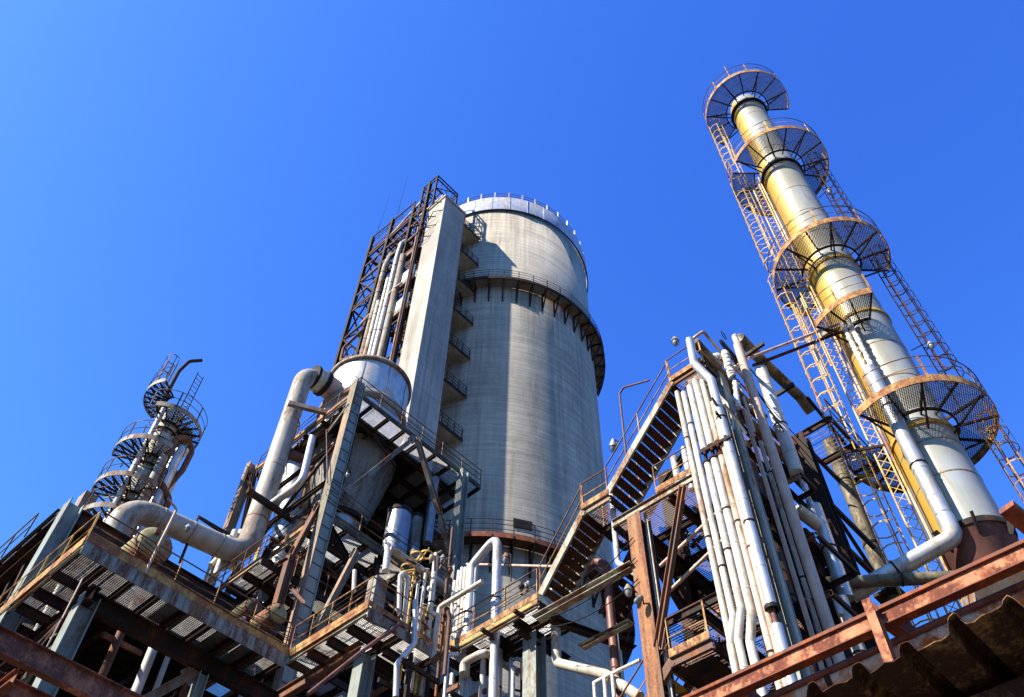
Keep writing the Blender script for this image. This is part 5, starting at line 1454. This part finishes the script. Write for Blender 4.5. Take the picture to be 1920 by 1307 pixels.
vessel('smaller green and rust vessel end at the right end of the left walkway', 520, 1151, 25.4, .36, 1.0)
vessel('dark half hidden vessel left of the smaller green one', 475, 1140, 26.2, .34, 1.2, 'moss')
t = thing('striplight', 'pale plastic strip lamp lying along the left walkway near its right end', 'lamp', onH(455, 1170, 24.6))
p = onH(449, 1166, 24.5); q = onH(463, 1172, 24.6)
MB().bar(p, q, .1, .16).build('lamp_housing', M['wrap'], t)
MB().bar(p + UPV * .1, (p + q) / 2 + UPV * .2, .08, .1).build('lamp_bracket', M['white'], t)
MB().ibeam((7.5, 23.6, 19.6), (13.0, 23.6, 19.4), .3, .55, .03).build('deck_girder', M['red'], lb)
MB().ibeam((9.2, 24.4, 18.7), (13.3, 24.4, 18.6), .3, .45, .03).build('deck_girder', M['dark'], lb)

# ================================================================== LAMPS
floodlight('dome lamp on the peak of the stair structure against the sky', onX(1266, 640, QX), (0, 0, -1), None, 1.25)
floodlight('round bright lamp left of the stair landing against the sky', onX(1150, 836, QX), (.3, .3, -.8), [onX(1160, 828, QX)], 1.2, 'galv')
floodlight('domed lamp on the rust post, upper left of the pair', onX(1178, 1108, QX - .3), (0, 0, -1), [onX(1195, 1112, QX - .1)], 1.1)
floodlight('small lamp on the rust post, lower right of the pair', onX(1197, 1124, QX - .3), (-.4, .4, -.6), [onX(1207, 1135, QX)], .9)
floodlight('domed glass lamp in front of the white inverted U pipe', onX(948, 1047, 15.7), (0, 0, -1), [onX(958, 1040, 15.7), onX(958, 1090, 15.7)], 1.15)
floodlight('greenish lamp on the rusty lamp post against the lower tower wall', onY(830, 1048, 18.6), (0, 0, -1), [onY(838, 1042, 18.6)], 1.0)
floodlight('domed lamp right of the tall column between its two lower platforms', YC - lo * 1.7 + UPV * 26.4 + fr * .4, (0, 0, -1), [YC - lo * 1.1 + UPV * 27.0], 1.1)
floodlight('small lamp right of the tall column below the second platform', YC - lo * 1.5 + UPV * 38.6 + fr * .3, (0, 0, -1), [YC - lo * 1.0 + UPV * 39], 1.2)
floodlight('dark hooded lamp in front of the hopper cone', onY(653, 889, HY0 + .5), (0, 0, -1), [onY(650, 868, HY0 + .5)], 1.3, 'blk')
floodlight('small lamp on the large duct near its left bend', onY(352, 990, 26.4), (0, 0, -1), None, 1.0, 'galv')
t = thing('hooded_horn', 'pale hooded siren in the gap behind the left corner column', 'siren', onZ(121, 1010, 21))
p = onH(121, 1010, 27.2)
MB().tube([p, p - UPV * .35, p - UPV * .5], [.14, .3, .3], 16).build('hood', M['galv'], t)
MB().tube([p, p + UPV * .25, p + V((.3, 0, .4))], .04, 6).build('bracket_arm', M['dark'], t)

# ================================================================== NEAR CANOPY, LOWER RIGHT
M['nearpipe'] = weathered('orange_stained_cladding', (.62, .55, .40), (.48, .17, .06), .5, 4.5, .6, 0, 1, seed=44)
cn = thing('near_canopy', 'close rusty roof deck of corrugated sheet seen from below in the lower right corner', 'canopy', (6.5, 1.5, 5.2))
tr = [(0, 1010), (60, 1090), (110, 1085), (200, 1050), (330, 985), (410, 950), (385, 800), (400, 745), (450, 705), (490, 720), (590, 820), (640, 790), (700, 740), (760, 715), (840, 690), (930, 640), (905, 480), (920, 450),
      (970, 405), (1000, 410), (1050, 480), (1110, 525), (1180, 490), (1270, 430), (1380, 400), (1490, 340), (1420, 190), (1440, 155), (1500, 135), (1545, 165), (1580, 220), (1640, 250)]
mid = [(onX(1620 + x / 5.757, 1080 + y / 5.757, 5.4).y, onX(1620 + x / 5.757, 1080 + y / 5.757, 5.4).z) for x, y in tr]
per = (mid[26][0] - mid[6][0]) / 2
one = mid[6:16]
left = []
for k in range(5, 0, -1): left += [(y - per * k, z) for y, z in one]
right = []
for k in range(2, 9): right += [(y + per * k, z) for y, z in mid[6:16]]
prof = left + mid[6:26] + right
x0s = [5.4 + random.uniform(-.012, .012) for _ in prof]
b = MB()
vs = [(x0s[i], p_[0], p_[1]) for i, p_ in enumerate(prof)] + [(9.5, p_[0], p_[1] + .02) for p_ in prof]
vs += [(x, y_, z + .006) for x, y_, z in vs]
n = len(prof)
fs = [(i, i + 1, n + i + 1, n + i) for i in range(n - 1)] + [(2 * n + i, 3 * n + i, 3 * n + i + 1, 2 * n + i + 1) for i in range(n - 1)]
fs += [(i, 2 * n + i, 2 * n + i + 1, i + 1) for i in range(n - 1)]
b.add(vs, fs)
M['deck'] = weathered('flaking_deck_underside', (.075, .030, .018), (.34, .19, .07), .30, 3.2, .85, 0, 1.0, (.02, .012, .01), seed=41, bmp=.6)
M['deck'].node_tree.nodes['Principled BSDF'].inputs['Specular IOR Level'].default_value = .2
b.build('corrugated_sheet', M['deck'], cn)
MB().box((5.95, -2.2, 4.86), (6.6, 4.2, 5.10)).build('support_girder', M['deck'], cn)
MB().box((6.61, -2.2, 4.9), (9.5, 4.2, 4.93)).build('soffit_plate', M['deck'], cn)
# handrail of rusted channels along the edge
gr_ = thing('near_guard_rail', 'close orange rusted steel channel rail running across the lower right', 'rail', (6, 1.5, 5.5))
MB().chan((6.0, 4.6, 5.914), (6.0, -.6, 5.914), .06, .12, .01, (0, 0, 1)).build('rail_channel', M['girder'], gr_)
MB().box((5.945, -.6, 5.978), (6.06, 4.6, 6.006)).build('rail_flange', M['red'], gr_)
MB().box((5.945, -.6, 5.845), (6.04, 4.6, 5.852)).build('rail_flange', M['red'], gr_)
q = onH(1640, 1155, math.hypot(5.9, 1.88))
for y in (q.y, q.y + 2.2):
    MB().chan((5.9, y, 5.05), (5.9, y, 6.04), .07, .1, .01, (1, 0, 0)).build('rail_post', M['girder'], gr_)
MB().bar((6.05, .52, 5.99), (5.72, .60, 6.13), .12, .06).build('rail_bracket', M['red'], gr_)
MB().bar((6.05, 3.15, 5.95), (6.9, 2.9, 5.5), .12, .1).build('rail_stay', M['girder'], gr_)
MB().bar((6.05, 1.75, 5.9), (6.9, 1.35, 5.35), .1, .12).build('rail_stay', M['red'], gr_)
MB().bar((6.0, .45, 6.0), (7.2, .3, 5.3), .14, .12).build('rail_stay', M['red'], gr_)
pa, pb = onX(1480, 1290, 6.12), onX(1868, 1118, 6.12)
dd = (pb - pa).normalized()
pipe('rusty_edge_tube', 'thin dark red tube running just below the near orange rail', [pa - dd * 1.2, pb + dd * .25], .026, 'redpipe', seam=0)
pa, pb = onX(1530, 1292, 6.2), onX(1893, 1136, 6.2)
dd = (pb - pa).normalized()
pipe('near_cream_pipe', 'cream and orange stained pipe lying on the near roof deck below the thin tube', [pa - dd * 1.4, pb + dd * .2], .068, 'nearpipe', seam=.55)
t = thing('dark_machine', 'black machine bulk with grey slats at the foot of the tall column', 'machine', onH(1840, 1110, 19))
p = onH(1850, 1120, 18.5)
MB().box(p + V((0, -1.6, -2.0)), p + V((1.6, .2, .6))).build('machine_body', M['blk'], t)
for k in range(2):
    MB().bar(onH(1812 + 14 * k, 1138, 18.2), onH(1806 + 14 * k, 1098, 18.2), .05, .12).build('slat', M['column'], t)

# ================================================================== NEAR RUST BEAMS, LOWER LEFT
def nb(lab, y, z, h, x0=1.0, x1=7.5):
    t = thing('near_rust_beam', lab, 'beam', (x0, y, z), 'near rusted beams')
    MB().ibeam((x0, y, z), (x1, y, z), .16, h, .015).build('beam_body', M['girder2'], t)
M['girder2'] = weathered('red_flaked_beam', (.16, .05, .028), (.46, .17, .085), .44, 3.0, .8, 0, .8, (.03, .015, .012), seed=43, bmp=.4)
nb('close red rusted beam crossing the lower left corner, upper of two', 12.15, 8.85, .34)
nb('close red rusted beam in the lower left corner, lower of two', 12.95, 8.75, .30)
tt = thing('beam_grillage', 'short rusted cross pieces joining the near beams in the lower left corner', 'steel frame', (4, 12.5, 8.6))
for x in (3.2, 4.35):
    MB().ibeam((x, 12.3, 8.6), (x, 14.5, 8.6), .12, .2, .012).build('cross_piece', M['red'], tt)
MB().ibeam((2.6, 14.3, 9.3), (6.5, 14.3, 9.3), .16, .2, .012).build('cross_piece', M['column'], tt)
p1, p2, p3 = onZ(116, 1160, 14.6), onZ(88, 1213, 14.0), onZ(65, 1211, 14.2)
t = thing('hanging_rods', 'thin pale splayed rods hanging below the left walkway', 'rods', p1)
for q in (p2, p3, onZ(74, 1214, 14.1)): MB().tube([p1, q], .02, 5).build('rod', M['pink'], t)
MB().tube([p1, p1 + UPV * 1.2], .02, 5).build('rod', M['pink'], t)

# conduits and struts crowding the lower centre
lcn = thing('steel_framework', 'dark frame of struts and conduits in shade below the middle and stair walkways', 'steel frame', (15, 18, 15))
rq2 = random.Random(33)
for i in range(60):
    x, y, z = rq2.uniform(13.8, 18.5), rq2.uniform(15.0, 21.5), rq2.uniform(12.5, 17.0)
    k = i % 4
    if k == 0: MB().bar((x, y, z - 1.2), (x, y, z + 1.2), .1, .1).build('strut', M['dark'], lcn)
    elif k == 1: MB().bar((x, y, z), (x + rq2.uniform(-1.5, 1.5), y, z), .08, .14).build('strut', M['dark'], lcn)
    elif k == 2: MB().bar((x, y, z), (x, y + rq2.uniform(-1.5, 1.5), z), .08, .14).build('strut', M['brown'], lcn)
    else: MB().tube([(x, y, z - 1), (x, y, z + .8), (x + rq2.uniform(-.8, .8), y, z + 1)], rq2.uniform(.03, .07), 8, .15).build('conduit', M[rq2.choice(['cream', 'brown', 'dark', 'galv'])], lcn)
for z in (15.2, 13.6):
    MB().ibeam((13.4, 18.9, z), (18.6, 18.9, z), .16, .26, .016).build('strut', M['dark'], lcn)
    MB().ibeam((16.5, 14.9, z), (16.5, 21, z), .16, .26, .016).build('strut', M['dark'], lcn)

# legs that carry the near canopy, the near beams and the machine down to the ground
for x, y in ((9.2, -1.9), (9.2, 4.0), (6.75, -2.0), (6.75, 4.1)):
    MB().ibeam((x, y, 0), (x, y, 4.88), .2, .2, .015, (1, 0, 0)).build('canopy_leg', M['brown'], cn)
for x, y, z, nm in ((7.4, 12.15, 8.65, 'near_rust_beam'), (7.4, 12.95, 8.6, 'near_rust_beam.001')):
    MB().ibeam((x, y, 0), (x, y, z), .2, .2, .015, (1, 0, 0)).build('beam_leg', M['brown'], bpy.data.objects[nm])
mp_ = onH(1850, 1120, 18.5)
for dx, dy in ((.1, -1.5), (1.5, -1.5), (.1, .1), (1.5, .1)):
    MB().bar(mp_ + V((dx, dy, -2.0)), V((mp_.x + dx, mp_.y + dy, 0)), .15, .15).build('machine_leg', M['dark'], bpy.data.objects['dark_machine'])
